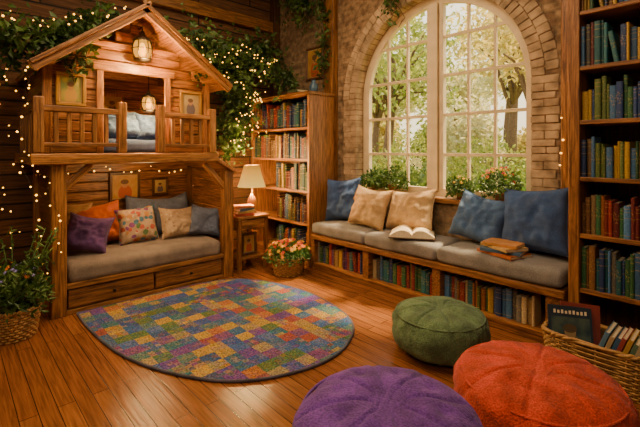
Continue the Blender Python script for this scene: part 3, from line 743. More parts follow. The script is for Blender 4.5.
# ------------------------------------------------------------------ window bench
BX0, BX1, BY = 1.45, 4.195, -0.54
wb = empty('window_bench', ((BX0 + BX1) / 2, -0.28, 0), 'built in oak window seat with open book compartments', 'bench')
box('bench_top', (BX0, BY - .02, 0.37), (BX1, -0.035, 0.43), W_SHELF, wb, bev=.01)
box('bottom_board', (BX0, BY, 0.05), (BX1, -0.035, 0.085), W_SHELF, wb)
box('plinth', (BX0, BY + .01, 0), (BX1, BY + .035, 0.05), W_SHELF, wb)
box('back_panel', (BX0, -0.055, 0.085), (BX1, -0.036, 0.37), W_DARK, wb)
BD = [BX0, 2.27, 3.11, BX1 - 0.13]; DW = [.05, .085, .085, .13]
for i, x in enumerate(BD): box('divider', (x, BY, 0.085 if 0 < i < 3 else 0), (x + DW[i], -0.055, 0.37), W_SHELF, wb)
for i in range(3):
    fill(BD[i] + DW[i] + .003, BD[i + 1] - (.06, .03, .09)[i], BY + .05, 0.086, 0.25, 'books in the window bench', 'inside the window bench compartment', 1.35, lean=.09)
cuts = [1.46, 2.30, 3.16, 4.19]
for i in range(3):
    a, b = cuts[i], cuts[i + 1]
    mk('seat_cushion', rbox((b - a - .006, 0.53, 0.135), 0.045, 10, 0.020, 0.009, i * 3.3), M_SEAT, None, ((a + b) / 2, -0.30, 0.499), smooth=True, label='grey linen seat cushion on the window bench', cat='cushion', group='window bench cushions')
Zb = 0.567
pillow('throw_pillow', (1.72, -0.26, Zb), 0.48, 0.52, 0.20, 0.35, 0.30, M_BLUE, 'deep blue pillow at the end of the window bench', roll=-.1)
pillow('throw_pillow', (1.98, -0.20, Zb), 0.38, 0.42, 0.14, 0.15, 0.22, M_TAN, 'tan pillow tucked behind a beige pillow', roll=.05)
pillow('throw_pillow', (2.15, -0.36, Zb), 0.48, 0.45, 0.18, 0.10, 0.36, M_BEIGE, 'beige pillow leaning on the window bench', roll=.08)
pillow('throw_pillow', (2.64, -0.24, Zb), 0.58, 0.44, 0.20, -0.05, 0.36, M_BEIGE, 'wide golden beige pillow on the window bench', roll=-.1)
pillow('throw_pillow', (3.36, -0.24, Zb), 0.52, 0.45, 0.20, 0.0, 0.40, M_DENIM, 'slate blue square pillow on the window bench', roll=.16)
pillow('throw_pillow', (3.88, -0.25, Zb), 0.56, 0.54, 0.20, -0.12, 0.30, M_BLUE, 'large deep blue pillow beside the tall bookcase', roll=-.1)
def open_book(loc, yaw, s=1.0):
    o = empty('open_book', loc, 'open book with cream pages lying on the bench cushion', 'book', rot=(0, 0, yaw)); o.scale = (s, s, s * 1.3)
    for sg in (-1, 1):
        bm = bmesh.new(); n = 12; W, D = 0.15, 0.21
        top = []
        for i in range(n + 1):
            a = i / n; x = sg * a * W; z = 0.014 + 0.036 * math.sin(math.pi * a) ** 0.8 * (1 - a * .5) + 0.006 * (1 - a)
            top.append((x, z))
        A = [[bm.verts.new((x, y, z)) for x, z in top] for y in (-D / 2, D / 2)]; B = [[bm.verts.new((x, y, 0.006)) for x, z in top] for y in (-D / 2, D / 2)]
        for i in range(n):
            bm.faces.new((A[0][i], A[0][i + 1], A[1][i + 1], A[1][i])); bm.faces.new((B[0][i], B[1][i], B[1][i + 1], B[0][i + 1]))
            for j in (0, 1): bm.faces.new((A[j][i], B[j][i], B[j][i + 1], A[j][i + 1]))
        bm.faces.new((A[0][n], B[0][n], B[1][n], A[1][n]))
        mk('page_block', bm, M_PAGE, o, local=True, smooth=False)
    bm = bmesh.new(); bmbox(bm, (-.158, -.112, 0), (.158, .112, .006), bev=.002); mk('cover', bm, W_DARK['x'], o, local=True)
open_book((2.80, -0.39, 0.588), 0.55, 1.42)
def flatbook(loc, w, d, t, yaw, col, cname, label, name='book', tilt=None, group=None):
    o = empty(name, loc, label, 'book', group, rot=tilt or (0, 0, yaw))
    bm = bmesh.new(); c = .004
    bmbox(bm, (-w / 2, -d / 2, 0), (w / 2, d / 2, c)); bmbox(bm, (-w / 2, -d / 2, t - c), (w / 2, d / 2, t)); bmbox(bm, (-w / 2, -d / 2 - c, 0), (w / 2, -d / 2, t), bev=.0015)
    cv = mk('cover', bm, plain('flat_book_cover', col, .5, var=.2, scale=14), o, local=True)
    bm = bmesh.new(); bmbox(bm, (-w / 2 + .006, -d / 2, c), (w / 2 - .003, d / 2 - .006, t - c)); mk('page_block', bm, M_PAGE, o, local=True)
    return o
for i, (w_, d_, yw, cc, nm) in enumerate(((.34, .25, -.3, (0.40, 0.10, 0.02), 'rust'), (.32, .23, .1, (0.06, 0.12, 0.20), 'blue'), (.30, .22, -.45, (0.50, 0.30, 0.10), 'ochre'), (.28, .2, .0, (0.50, 0.22, 0.06), 'orange'))):
    flatbook((3.70, -0.385, 0.580 + i * .0255), w_, d_, .025, yw, cc, nm, nm + ' book in a flat stack on the bench cushion', group='books stacked on the bench')
for i, (cc, nm) in enumerate((((0.20, 0.04, 0.03), 'red'), ((0.10, 0.14, 0.06), 'green'))):
    flatbook((0.98, -0.36, 2.181 + i * .032), .24, .18, .031, .2 - i * .3, cc, nm, nm + ' book lying flat on top of the bookcase', group='books on top of the bookcase')

# ------------------------------------------------------------------ side table and lamp
st = empty('side_table', (0.81, -1.12, 0), 'small oak side table between the playhouse and bookcase', 'table')
tx0, tx1, ty0, ty1 = 0.60, 1.02, -1.30, -0.88
box('table_top', (tx0 - .02, ty0 - .015, .625), (tx1 + .02, ty1 + .02, .66), W_SHELF, st, bev=.008)
for (x, y) in ((tx0, ty0), (tx1 - .045, ty0), (tx0, ty1 - .045), (tx1 - .045, ty1 - .045)): box('leg', (x, y, 0), (x + .045, y + .045, .625), W_SHELF, st)
box('drawer', (tx1 - .02, ty0 + .05, .50), (tx1 - .002, ty1 - .05, .61), W_HOUSE, st)
box('apron', (tx0 + .01, ty0 + .005, .49), (tx1 - .02, ty0 + .03, .625), W_SHELF, st); box('apron', (tx0 + .01, ty1 - .03, .49), (tx1 - .02, ty1 - .005, .625), W_SHELF, st)
box('lower_shelf', (tx0 + .01, ty0 + .01, .14), (tx1 - .01, ty1 - .01, .165), W_SHELF, st)
picture((0.90, -1.09, 0.165 + 0.135), 0.22, 0.27, 'x', W_DARK['z'], M_ART[0], 'small framed picture standing on the side table shelf')
lm = empty('table_lamp', (0.84, -1.00, 0.66), 'table lamp with glowing amber shade and amber ceramic base', 'lamp')
mk('lamp_base', lathe([(0, 0), (.065, 0), (.07, .012), (.05, .025), (.035, .05), (.055, .10), (.06, .14), (.045, .19), (.02, .225), (.014, .24), (0, .24)], 28), M_CERAM, lm, local=True, smooth=True)
mk('pole', lathe([(0, .24), (.006, .24), (.006, .52), (0, .52)], 10), M_BRASS, lm, local=True)
bm = bmesh.new(); n = 36
ra = [[bm.verts.new((r * math.cos(2 * math.pi * k / n), r * math.sin(2 * math.pi * k / n), z)) for k in range(n)] for r, z in ((.175, .33), (.145, .42), (.095, .60))]
for a, b in zip(ra[:-1], ra[1:]):
    for k in range(n): bm.faces.new((a[k], a[(k + 1) % n], b[(k + 1) % n], b[k]))
mk('lamp_shade', bm, M_SHADE, lm, local=True, smooth=True)
mk('bulb', lathe([(0, .36), (.02, .37), (.028, .40), (.02, .43), (0, .45)], 16), M_BULB2, lm, local=True, smooth=True)
def pl(loc, e, par=None, sz=.05):
    ld = bpy.data.lights.new('lamp_light', 'POINT'); ld.energy = e; ld.color = (1, .58, .19); ld.shadow_soft_size = sz
    lo = bpy.data.objects.new('lamp_light', ld); COL.objects.link(lo); lo.parent = par; lo.location = loc
pl((0, 0, .30), 55, lm, .03); pl((0, 0, .66), 72, lm, .03)
for i, (c_, n_) in enumerate((((0.35, 0.05, 0.03), 'red'), ((0.45, 0.28, 0.08), 'tan'), ((0.06, 0.10, 0.16), 'navy'), ((0.4, 0.12, 0.04), 'rust'))):
    flatbook((0.91, -1.18, 0.661 + i * .031), .24, .17, .030, r90 + .2 * (i % 3 - 1), c_, n_, n_ + ' book in a small stack on the side table', group='books on the side table')

# ------------------------------------------------------------------ poufs
def pouf(loc, Rr, h, mat, label, seams=8, rot=0, tuft=0.0):
    n = 192; m = 52; bm = bmesh.new(); rings = []; sd = U(0, 99)
    def spow(v, e): return math.copysign(abs(v) ** e, v)
    for j in range(1, m):
        ph_ = -math.pi / 2 + math.pi * j / m; ring = []
        for k in range(n):
            th = 2 * math.pi * k / n
            r = Rr * abs(math.cos(ph_)) ** 0.58; z = h / 2 + h / 2 * spow(math.sin(ph_), 0.68)
            dth = ((th * seams / (2 * math.pi)) % 1.0); dd = min(dth, 1 - dth) * 2 * math.pi / seams * r
            crease = math.exp(-(dd / 0.009) ** 2)
            nrm = 1 - 0.011 * crease
            wr = noise.noise(Vector((math.cos(th) * 2.5, math.sin(th) * 2.5, z * 9 + sd))) * .016 + noise.noise(Vector((math.cos(th) * 8, math.sin(th) * 8, z * 22 + sd))) * .008
            r2 = (r * nrm + wr)
            if z > h * .5:
                z -= 0.010 * crease * min(1, r / .05)
                z -= 0.040 * math.exp(-(r / 0.055) ** 2)
                z += noise.noise(Vector((r2 * math.cos(th) * 6, r2 * math.sin(th) * 6, sd))) * .014 + noise.noise(Vector((r2 * math.cos(th) * 16, r2 * math.sin(th) * 16, sd))) * .006
                if tuft:
                    for q in range(seams):
                        a = (q + .5) * 2 * math.pi / seams; dx = r2 * math.cos(th) - Rr * .55 * math.cos(a); dy = r2 * math.sin(th) - Rr * .55 * math.sin(a)
                        z -= tuft * math.exp(-(dx * dx + dy * dy) / .0008)
            ring.append(bm.verts.new((r2 * math.cos(th), r2 * math.sin(th), max(z, 0.0))))
        rings.append(ring)
    for a, b in zip(rings[:-1], rings[1:]):
        for k in range(n): bm.faces.new((a[k], a[(k + 1) % n], b[(k + 1) % n], b[k]))
    bm.faces.new(rings[0][::-1]); bm.faces.new(rings[-1])
    o = empty('pouf', loc, label, 'pouf', 'round floor poufs', rot=(0, 0, rot))
    mk('body', bm, mat, o, local=True, smooth=True)
    mk('button', lathe([(0, -.006), (.024, -.006), (.028, .003), (.020, .011), (0, .014)], 20), mat, o, (0, 0, h - .038), local=True, smooth=True)
    bm = bmesh.new(); ph_ = math.asin((0.66) ** (1 / 0.68)); rr = Rr * math.cos(ph_) ** .58
    tube(bm, [(rr * 1.0 * math.cos(2 * math.pi * k / 96), rr * 1.0 * math.sin(2 * math.pi * k / 96), h / 2 + h / 2 * .66) for k in range(96)], .007, 6, True)
    mk('piping', bm, mat, o, local=True)
pouf((3.57, -1.19, 0), 0.340, 0.325, M_PGREEN, 'round sage green woollen floor pouf near the window bench', 8, 0, .008)
pouf((4.385, -1.665, 0), 0.40, 0.39, M_PORANGE, 'round coral red velvet floor pouf with stitched seams', 8, .2, .008)
pouf((4.104, -2.494, 0), 0.395, 0.45, M_PPURP, 'round violet woollen floor pouf with tufted buttons', 8, .1, 0.02)

# ------------------------------------------------------------------ rug
rp = [(1.06, -2.96), (1.5, -2.96), (2.1, -2.90), (2.6, -2.72), (2.95, -2.45), (3.12, -2.04), (3.08, -1.66), (2.80, -1.30), (2.2, -1.14), (1.65, -1.20), (1.25, -1.40), (1.08, -1.75), (1.06, -2.3)]
def catmull(P, k=8):
    out = []; L = len(P)
    for i in range(L):
        p0, p1, p2, p3 = [Vector((*P[(i + j) % L], 0)) for j in (-1, 0, 1, 2)]
        if i == 0: p0 = p1
        if i == L - 1: p3 = p2
        for s in range(k):
            t = s / k
            out.append(0.5 * ((2 * p1) + (p2 - p0) * t + (2 * p0 - 5 * p1 + 4 * p2 - p3) * t * t + (3 * p1 - p0 - 3 * p2 + p3) * t ** 3))
    return out
oc = catmull(rp)
rc = Vector((2.05, -2.05, 0))
bm = bmesh.new()
lo_ = [bm.verts.new((p.x - rc.x, p.y - rc.y, 0)) for p in oc]; hi_ = [bm.verts.new((p.x - rc.x, p.y - rc.y, 0.014)) for p in oc]
bm.faces.new(lo_[::-1]); bm.faces.new(hi_)
for i in range(len(oc)): j = (i + 1) % len(oc); bm.faces.new((lo_[i], lo_[j], hi_[j], hi_[i]))
rug = mk('rug', bm, M_RUG, None, (rc.x, rc.y, 0.001), label='rounded patchwork rug with multicoloured woven squares on the floor', cat='rug')
bm = bmesh.new(); tube(bm, [Vector((p.x - rc.x, p.y - rc.y, .009)) for p in oc], .010, 6, True)
mk('rug_binding', bm, fabric('rug_edge', (0.08, 0.07, 0.10), 0.4), rug, local=True)

# ------------------------------------------------------------------ baskets
def basket(name, loc, a, b, h, label, power=4, taper=0.85, yaw=0, cat='basket', sr=.007):
    o = empty(name, loc, label, cat, rot=(0, 0, yaw))
    def per(t, s, off=0):
        c_, s_ = math.cos(t), math.sin(t); e = 2 / power
        x = math.copysign(abs(c_) ** e, c_) * (a * s + off); y = math.copysign(abs(s_) ** e, s_) * (b * s + off); return x, y
    ns = 36; bm = bmesh.new(); rows = int(h / (sr * 2.05)); seg = ns * 4
    for r in range(rows):
        z = sr + r * (h - 2 * sr) / (rows - 1); s = taper + (1 - taper) * z / h
        pts = []
        for k in range(seg):
            t = 2 * math.pi * k / seg; off = sr * .8 * math.cos(ns / 2 * t + (math.pi if r % 2 else 0)); x, y = per(t, s, off); pts.append((x, y, z))
        tube(bm, pts, sr, 5, True)
    for k in range(ns):
        t = 2 * math.pi * k / ns; x0, y0 = per(t, taper); x1, y1 = per(t, 1); tube(bm, [(x0, y0, 0.003), (x1, y1, h)], sr * .8, 5)
    mk('woven_body', bm, M_WICKER, o, local=True)
    bm = bmesh.new()
    for q in (0, 1):
        pts = []
        for k in range(seg):
            t = 2 * math.pi * k / seg; x, y = per(t, 1, .007 * math.cos(20 * t + q * math.pi)); pts.append((x, y, h + .006 + .007 * math.sin(20 * t + q * math.pi)))
        tube(bm, pts, .010, 6, True)
    mk('rim', bm, M_WICKER, o, local=True)
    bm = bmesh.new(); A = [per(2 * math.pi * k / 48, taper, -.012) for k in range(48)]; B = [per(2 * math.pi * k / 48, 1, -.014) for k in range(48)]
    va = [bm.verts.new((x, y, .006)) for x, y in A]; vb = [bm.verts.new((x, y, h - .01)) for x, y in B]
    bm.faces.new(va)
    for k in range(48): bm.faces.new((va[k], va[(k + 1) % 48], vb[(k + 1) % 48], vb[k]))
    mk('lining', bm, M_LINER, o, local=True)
    return o
BKX, BKY = 4.465, -0.755
basket('book_basket', (BKX, BKY, 0), 0.31, 0.18, 0.255, 'rectangular wicker basket holding children books', 5, .92)
def standbook(loc, w, h, t, lean, yaw, col, label):
    M = Matrix.Rotation(yaw, 3, 'Z') @ Matrix.Rotation(-lean, 3, 'X')
    o = empty('picture_book', loc, label, 'book', 'books in the wicker basket', rot=M.to_euler())
    bm = bmesh.new(); c = .004
    bmbox(bm, (-w / 2, 0, 0), (w / 2, c, h)); bmbox(bm, (-w / 2, t - c, 0), (w / 2, t, h)); bmbox(bm, (-w / 2 - c, 0, 0), (-w / 2, t, h))
    mk('cover', bm, plain('picture_book_cover', col, .5), o, local=True)
    bm = bmesh.new(); bmbox(bm, (-w / 2, c, .005), (w / 2 - .006, t - c, h - .005)); mk('page_block', bm, M_PAGE, o, local=True)
    return o
b1 = standbook((BKX - .15, BKY - .06, 0.08), 0.25, 0.33, .024, .22, .50, (0.015, 0.028, 0.05), 'dark blue picture book with illustrated cover in the basket')
bm = bmesh.new(); bmbox(bm, (-.112, -.0012, .015), (.112, 0, .262)); mk('cover_picture', bm, M_ART[3], b1, local=True)
bm = bmesh.new()
for q in range(9):
    xx = (q - 4) * .0225; hh = (.024, .020, .024, .018, .022, .024, .019, .022, .024)[q]; bmbox(bm, (xx - .0065, -.0015, .282), (xx + .0065, 0, .282 + hh))
mk('title_lettering', bm, M_PAGE, b1, local=True)
standbook((BKX - .12, BKY + .02, 0.08), 0.22, 0.34, .022, .12, .40, (0.22, 0.035, 0.025), 'red picture book behind others in the basket')
cols = [(0.10, .2, .3), (.40, .28, .15), (.04, .1, .2), (.3, .05, .04), (.45, .25, .05), (.1, .16, .1), (.40, .30, .18), (.06, .12, .25)]
for i, cc in enumerate(cols):
    o = flatbook((BKX + .02 + i * .029, BKY, 0.220 - (i % 3) * .008), .25 - (i % 2) * .02, .22, .0245, 0, cc, '', ['blue', 'tan', 'navy', 'red', 'yellow', 'green', 'ivory', 'dark blue'][i] + ' book leaning in the wicker basket', 'picture_book', group='books in the wicker basket')
    o.rotation_euler = (Matrix.Rotation(0.34, 3, 'Y') @ Matrix.Rotation(-math.pi / 2, 3, 'Y')).to_euler()

def flower_mesh(s):
    bm = bmesh.new()
    for k in range(6):
        a = k * math.pi / 3; p = [(0, 0, 0), (.5 * math.cos(a - .4), .5 * math.sin(a - .4), .15), (1.0 * math.cos(a), 1.0 * math.sin(a), .05), (.5 * math.cos(a + .4), .5 * math.sin(a + .4), .15)]
        bm.faces.new([bm.verts.new(Vector(q) * s) for q in p])
    r = bmesh.ops.create_icosphere(bm, subdivisions=1, radius=s * .3)
    for v in r['verts']: v.co.z += s * .1
    return bm
def add_flowers(o, n, cz, rad, hz, mats, s=.022, ymax=None):
    protos = []
    for m in mats:
        bm = flower_mesh(s); me = bpy.data.meshes.new('flower'); bm.to_mesh(me); bm.free(); me.materials.append(m); protos.append(me)
    for i in range(n):
        a = U(0, 2 * math.pi); r = rad * math.sqrt(R())
        zz = cz + hz * math.sqrt(max(0.05, 1 - (r / rad) ** 2 * .9)) * U(.9, 1.08)
        f_ = bpy.data.objects.new('flower', random.choice(protos)); COL.objects.link(f_); f_.parent = o
        yy = r * math.sin(a)
        if ymax is not None: yy = min(yy, ymax)
        f_.location = (r * math.cos(a), yy, zz)
        f_.rotation_euler = Vector((math.cos(a) * (r / rad) + .3, math.sin(a) * (r / rad) - .4, 1.0)).to_track_quat('Z', 'Y').to_euler()
def foliage(o, n, cz, rad, hz, mat, smin, smax, name='leaves', down=-.2, asp=.5, ymax=None):
    bm = bmesh.new(); P = []
    for i in range(n):
        a = U(0, 2 * math.pi); r = rad * R() ** .5; y = r * math.sin(a)
        if ymax is not None: y = min(y, ymax)
        P.append((r * math.cos(a), y, cz + hz * R() ** .7 * math.sqrt(max(.05, 1 - (r / rad) ** 2 * .8))))
    leaves(bm, P, smin, smax, down, asp=asp)
    if ymax is not None:
        for v in bm.verts: v.co.y = min(v.co.y, ymax + .02); v.co.z = max(v.co.z, .002)
    l = mk(name, bm, mat, o, local=True); l['kind'] = 'stuff'; return l
fb = basket('flower_basket', (1.40, -0.86, 0), 0.19, 0.19, 0.19, 'round wicker basket overflowing with red, orange and yellow flowers', 2, .82, cat='flower basket', sr=.008)
foliage(fb, 900, .16, .26, .20, M_LEAF2, .03, .07); add_flowers(fb, 80, .2, .27, .19, [M_FLOW[0], M_FLOW[1], M_FLOW[2], M_FLOW[0], M_FLOW[2], M_FLOW[3]], .028)
pb = basket('potted_plant', (1.20, -3.42, 0), 0.17, 0.17, 0.22, 'bushy green plant with small blue flowers in wicker pot', 2, .8, cat='potted plant', sr=.009)
foliage(pb, 1100, .2, .24, .36, M_LEAF2, .04, .085, asp=.35); add_flowers(pb, 40, .3, .22, .27, [M_FLOWB, M_FLOW[2], M_FLOW[1]], .018)
bm = bmesh.new()
for k in range(18):
    a = U(0, 6.28); r = U(.15, .36); hh = U(.55, .85); tube(bm, [(0, 0, .2), (r * .5 * math.cos(a), r * .5 * math.sin(a), .5), (r * math.cos(a), r * math.sin(a), hh)], .004, 5)
    for _ in range(12):
        f_ = R(); e = Vector((r * math.cos(a), r * math.sin(a), 0)) * (.5 + .5 * f_) + Vector((0, 0, .5 + (hh - .5) * f_))
        leaves(bm, [e + Vector((U(-.02, .02), U(-.02, .02), 0))], .04, .075, 0, asp=.35)
mk('stems', bm, M_LEAF2, pb, local=True)
def sill_plant(x, s, mats, n, label, nl=700):
    o = empty('potted_plant', (x, 0.01, SILL), label, 'potted plant')
    mk('pot', lathe([(0, 0), (.03 * s, 0), (.042 * s, .06 * s), (.046 * s, .065 * s), (.046 * s, .078 * s), (.04 * s, .078 * s), (.035 * s, .065 * s), (0, .065 * s)], 20), M_TERRA, o, local=True, smooth=True)
    foliage(o, nl, .04 * s, .16 * s, .22 * s, M_LEAF2, .03, .06, ymax=.08)
    if n: add_flowers(o, n, .10 * s, .15 * s, .18 * s, mats, .022, ymax=.08)
sill_plant(2.00, 1.05, [], 0, 'leafy green plant in terracotta pot on the window sill')
sill_plant(2.26, 1.20, [], 0, 'small bushy plant in terracotta pot on the window sill')
sill_plant(3.10, 0.85, [M_FLOW[2]], 8, 'small green plant with yellow blooms on the window sill', 450)
sill_plant(3.50, 1.2, M_FLOW[:3], 32, 'light flowering plant in terracotta pot on the window sill', 550)

# ------------------------------------------------------------------ vines
def vine(name, path, spread, n, smin, smax, label, mat=M_LEAF):
    P = [Vector(p) for p in path]; base = P[0].copy()
    def at(t):
        f_ = t * (len(P) - 1); i = min(int(f_), len(P) - 2); return P[i].lerp(P[i + 1], f_ - i)
    bm = bmesh.new(); pts = [at(i / 40) - base + noise.noise_vector(at(i / 40) * 6) * .03 for i in range(41)]
    tube(bm, pts, .008, 6)
    ten = []
    for k in range(10):
        p = at(R()) - base; L_ = U(.15, .45); pts = [p]
        for q in range(6): pts.append(pts[-1] + Vector((U(-.04, .04), U(-.05, .05), -L_ / 6)))
        tube(bm, pts, .004, 4); ten += pts
    o = mk(name, bm, M_BARK, None, base, label=label, cat='vine')
    bm = bmesh.new(); Q = []
    for i in range(n):
        p = at(R()) - base
        sp_ = spread * (.45 + .5 * abs(noise.noise((p + base) * 3.1)) * 2)
        q = p + Vector((random.gauss(0, 1), random.gauss(0, 1), random.gauss(0, 1))) * sp_ * .6
        if i % 5 == 0: q = random.choice(ten) + Vector((U(-.05, .05), U(-.05, .05), U(-.04, .04)))
        w_ = q + base
        if w_.x < .05: q.x = .05 - base.x + R() * .05
        if w_.y > -.06: q.y = -.07 - base.y - R() * .05
        Q.append(q)
    leaves(bm, Q, smin, smax, .5, asp=.62)
    for v in bm.verts:
        if v.co.y + base.y > -.012: v.co.y = -.012 - base.y
        if v.co.x + base.x < .012: v.co.x = .012 - base.x
    l = mk('leaves', bm, mat, o, local=True); l['kind'] = 'stuff'
    return o
vine('climbing_vine', [(0.30, -0.35, 2.95), (0.40, -0.75, 2.80), (0.60, -1.15, 2.62), (0.85, -1.5, 2.55), (0.95, -1.85, 2.68)], .25, 2200, .04, .095, 'leafy green vine trailing over the playhouse roof edge')
vine('climbing_vine', [(0.60, -1.10, 2.60), (0.50, -1.0, 2.25), (0.48, -1.0, 1.9), (0.52, -1.15, 1.50)], .27, 2200, .04, .095, 'dense green vine hanging beside the playhouse')
vine('climbing_vine', [(0.50, -0.75, 2.60), (0.75, -0.45, 2.48), (0.85, -0.35, 2.36)], .14, 600, .04, .09, 'green vine spilling over the corner bookcase top')
vine('climbing_vine', [(0.04, -4.3, 2.7), (0.5, -3.7, 2.6), (0.85, -3.3, 2.42), (0.95, -3.0, 2.50), (0.85, -2.65, 2.78)], .18, 1900, .04, .095, 'leafy vine running along the playhouse roof and wall')
vine('climbing_vine', [(0.02, -4.0, 2.7), (0.2, -3.6, 2.35), (0.45, -3.5, 2.1)], .13, 450, .04, .09, 'leafy vine drooping on the timber wall')
vine('hanging_vine', [(0.5, -0.25, 3.93), (0.7, -0.25, 3.6), (1.0, -0.2, 3.42)], .16, 650, .04, .095, 'green vine hanging down from the ceiling boards')
vine('hanging_vine', [(1.15, -0.2, 3.93), (1.25, -0.2, 3.4), (1.30, -0.19, 2.9), (1.27, -.2, 2.5)], .09, 420, .04, .085, 'trailing green vine hanging down the timber post')
vine('hanging_vine', [(2.35, -0.15, 3.93), (2.4, -0.15, 3.4), (2.33, -0.15, 3.05)], .10, 260, .04, .09, 'green vine hanging in front of the arched window')

# ------------------------------------------------------------------ fairy lights
bme = bmesh.new(); bmesh.ops.create_icosphere(bme, subdivisions=2, radius=.0072); bulbmesh = bpy.data.meshes.new('bulb'); bme.to_mesh(bulbmesh); bme.free(); bulbmesh.materials.append(M_BULB)
def lights(path, n, label, jit=.02, sag=.05, sc=.01):
    P = [Vector(p) for p in path]; pts = []
    for a, b in zip(P[:-1], P[1:]):
        for i in range(12):
            t = i / 12; q = a.lerp(b, t); q.z -= sag * 4 * t * (1 - t); q += noise.noise_vector(q * 7) * jit; pts.append(q)
    pts.append(P[-1]); base = pts[0].copy()
    bm = bmesh.new(); tube(bm, [p - base for p in pts], .0014, 4)
    o = mk('string_lights', bm, M_WIRE, None, base, label=label, cat='fairy lights', group='warm string lights')
    for i in range(n):
        f_ = (i + U(.1, .9)) / n * (len(pts) - 1); k = int(f_); q = pts[k].lerp(pts[min(k + 1, len(pts) - 1)], f_ - k)
        b = bpy.data.objects.new('bulb', bulbmesh); COL.objects.link(b); b.parent = o; b.location = q - base + Vector((U(-sc, sc), U(-sc, sc), -.010)); s = U(.65, 1.3); b.scale = (s, s, s)
for k in range(8):
    y = -3.36 - k * .13
    lights([(0.05, y, 2.95), (0.10, y + .07, 2.1), (0.08, y - .05, 1.2), (0.12, y + .03, .45 + .12 * k)], 22, 'warm fairy lights hanging down the timber wall', .14, 0, .05)
lights([(1.08, -3.30, 2.2), (1.12, -3.34, 1.9), (1.13, -3.33, 1.45), (1.12, -3.3, 1.1), (1.08, -3.22, 0.6), (1.07, -3.20, .35)], 26, 'warm fairy lights falling from the roof eave', .08, 0, .03)
lights([(1.13, -3.33, 1.45), (1.14, -3.2, 1.2), (1.09, -3.12, 0.9), (1.08, -3.12, .5)], 12, 'warm fairy lights trailing down the playhouse post', .05, 0, .02)
lights([(0.95, -3.1, 2.50), (0.98, -2.8, 2.72), (1.0, -2.5, 2.86)], 10, 'warm fairy lights along the roof edge', .05, 0, .03)
lights([(0.90, -3.6, 2.62), (1.0, -3.2, 2.5), (1.05, -2.9, 2.62)], 14, 'warm fairy lights woven into the roof vine', .14, 0, .05)
lights([(1.0, -1.95, 2.75), (1.05, -1.6, 2.45), (0.88, -1.3, 2.3), (0.84, -1.15, 2.0), (0.82, -1.1, 1.7), (0.82, -1.15, 1.35)], 48, 'warm fairy lights threaded through the green vine', .20, 0, .06)
lights([(0.86, -1.2, 2.6), (0.84, -0.95, 2.3), (0.82, -0.85, 2.0), (0.78, -0.9, 1.5)], 40, 'warm fairy lights hanging in the vine', .24, 0, .07)
lights([(0.70, -0.55, 2.7), (0.80, -0.9, 2.7), (0.88, -1.2, 2.7), (1.0, -1.5, 2.6)], 26, 'warm fairy lights across the vine top', .18, .04, .06)
lights([(4.05, -.13, 1.75), (4.05, -.13, 1.5), (4.05, -.13, 1.25)], 4, 'warm fairy lights hanging down the timber post', .03, 0)
lights([(0.13, -3.0, 1.26), (0.14, -2.5, 1.26), (0.14, -2.0, 1.26), (0.13, -1.55, 1.22)], 14, 'warm fairy lights strung inside the seating nook', .015, .06)

# ------------------------------------------------------------------ outdoors
g = bmesh.new(); bmbox(g, (-40, 0.32, -0.5), (30, 45, -0.3)); mk('lawn', g, M_GRASS, None, label='sunlit green lawn outside the window', cat='lawn')['kind'] = 'stuff'
def tree(loc, h, tr, cr, n, mat, label, lean=0, ls=(.12, .26)):
    bm = bmesh.new(); tube(bm, [(0, 0, 0), (lean * .3, 0, h * .4), (lean, 0.1, h * .75), (lean * 1.3, 0, h)], lambda t: tr * (1 - .6 * t), 10)
    C = [Vector((lean, 0, h))]
    for k in range(9):
        a = k * .9; e = Vector((lean + cr * .75 * math.cos(a), cr * .75 * math.sin(a), h + U(-.9, .8) * cr * .8)); C.append(e)
        tube(bm, [(lean * .8, 0, h * U(.5, .75)), (e * .5) + Vector((lean * .4, 0, h * .38)), e], lambda t: tr * .4 * (1 - .7 * t), 6)
    o = mk('tree', bm, M_BARK, None, (*loc, -.3), label=label, cat='tree')
    bm = bmesh.new(); P = []
    for i in range(n):
        c_ = random.choice(C); P.append(c_ + Vector((random.gauss(0, 1), random.gauss(0, 1), random.gauss(0, .8))) * cr * .34)
    leaves(bm, P, ls[0], ls[1], .2, asp=.6); l = mk('foliage', bm, mat, o, local=True); l['kind'] = 'stuff'
def bush(loc, r, h, n, mat, label, ls=(.09, .18)):
    bm = bmesh.new()
    for k in range(6):
        a = k * 1.05; tube(bm, [(0, 0, 0), (r * .5 * math.cos(a), r * .5 * math.sin(a), h * .7)], .02, 5)
    o = mk('bush', bm, M_BARK, None, (*loc, -.3), label=label, cat='bush')
    bm = bmesh.new(); P = []
    for i in range(n):
        a = U(0, 6.283); q = R() ** .5; P.append((q * r * math.cos(a), q * r * math.sin(a), .1 + h * R() ** .6 * math.sqrt(max(.03, 1 - q * q * .8)) * (1 + .25 * noise.noise(Vector((math.cos(a) * q * 3, math.sin(a) * q * 3, loc[0]))))))
    leaves(bm, P, ls[0], ls[1], -.2, asp=.55); l = mk('foliage', bm, mat, o, local=True); l['kind'] = 'stuff'
tree((-2.6, 6.2), 4.6, .18, 1.5, 1900, M_TREEL, 'leafy tree with slim trunk outside the window', .2)
tree((1.9, 6.2), 4.5, .12, 1.2, 1400, M_TREEL2, 'bright golden tree outside the window', -.2)
tree((-0.9, 11.5), 5.8, .20, 1.8, 1700, M_TREEL2, 'tall golden tree further away in the garden', .1, (.2, .35))
tree((-7.0, 11), 5.5, .2, 2.2, 2100, M_TREEL, 'broad tree at the far side of the garden', .2, (.2, .35))
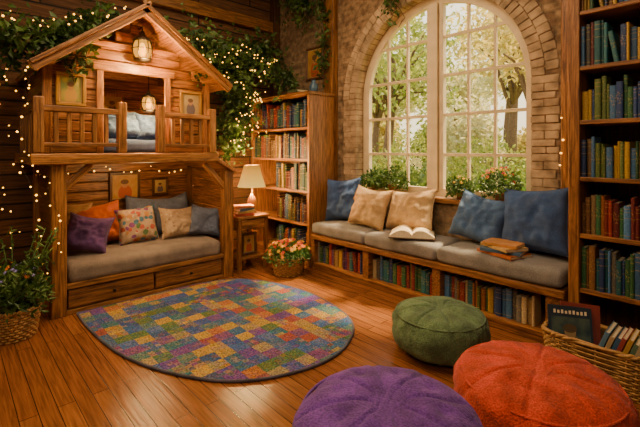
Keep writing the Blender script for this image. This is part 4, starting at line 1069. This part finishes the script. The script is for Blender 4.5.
for i, (x, y, r, h) in enumerate(((0.7, 3.3, .75, 1.35), (-.9, 4.3, .85, 1.6), (2.2, 3.2, .65, 1.3), (-4.7, 6.8, 1.0, 2.0), (-.2, 8, 1.3, 2.1), (-4.3, 9.6, 1.4, 2.5), (2.4, 9, 1.2, 2.2))):
    bush((x, y), r, h, 1600, M_BUSH if i in (0, 2, 3) else M_TREEL, 'rounded green bush in the garden outside the window')
for i in range(8):
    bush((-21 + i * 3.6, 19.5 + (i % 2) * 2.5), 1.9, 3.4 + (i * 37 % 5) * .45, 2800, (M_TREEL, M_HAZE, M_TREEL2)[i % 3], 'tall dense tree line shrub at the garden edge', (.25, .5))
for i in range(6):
    tree((-30 + i * 7, 31 + (i % 3) * 2), 6.8 + (i * 29 % 4) * .8, .35, 2.6, 1800, M_HAZE, 'distant tree with haze painted into its pale leaves beyond the garden hedge', .3, (.4, .75))

# ------------------------------------------------------------------ light
w = bpy.data.worlds.new('World'); S.world = w; w.use_nodes = True; nt = w.node_tree; bg = nt.nodes['Background']
tc = nt.nodes.new('ShaderNodeTexCoord'); sp = nt.nodes.new('ShaderNodeSeparateXYZ'); nt.links.new(tc.outputs['Generated'], sp.inputs[0])
r = ramp(nt, sp.outputs['Z'], [(0.0, (1.0, 0.80, 0.46)), (0.3, (1.0, 0.88, 0.64)), (1.0, (0.80, 0.86, 0.95))])
nt.links.new(r.outputs[0], bg.inputs[0]); bg.inputs[1].default_value = 2.5
def light(name, kind, loc, energy, color, size=1, target=None):
    d = bpy.data.lights.new(name, kind); d.energy = energy; d.color = color
    if kind == 'AREA': d.size = size
    elif kind == 'SUN': d.angle = size
    else: d.shadow_soft_size = size
    o = bpy.data.objects.new(name, d); COL.objects.link(o); o.location = loc
    if target: o.rotation_euler = (Vector(target) - Vector(loc)).to_track_quat('-Z', 'Y').to_euler()
    return o
light('sun', 'SUN', (3, 10, 10), 17.0, (1, .72, .36), .10, target=(3 - .5, 10 - 1.7, 10 - 3.0))
p = light('window_portal', 'AREA', (WX, .26, 1.98), 1, (1, 1, 1), 2.0, target=(WX, -3, 1.98)); p.data.shape = 'RECTANGLE'; p.data.size_y = 2.2; p.data.cycles.is_portal = True
light('ceiling_lamp', 'AREA', (2.6, -2.4, 3.88), 125, (1, .71, .40), 2.2, target=(2.4, -2.2, 0))  # unseen area light added under the ceiling as warm room fill
light('ceiling_lamp', 'AREA', (5.2, -5.0, 3.8), 95, (1, .76, .48), 1.6, target=(1.5, -1.8, 1.0))  # second added fill light, out of view behind the camera, no fixture modelled
light('nook_light', 'POINT', (0.85, -2.3, 1.2), 17, (1, .58, .22), .12)

# ------------------------------------------------------------------ camera
cd = bpy.data.cameras.new('camera'); cd.sensor_width = 36; cd.lens = 22.5; cd.shift_y = -63.5 / 640; cd.clip_start = .05; cd.clip_end = 200
cam = bpy.data.objects.new('camera', cd); COL.objects.link(cam); cam.location = (5.1, -3.8, 1.45); cam.rotation_euler = (math.radians(90), 0, math.radians(47))
S.camera = cam
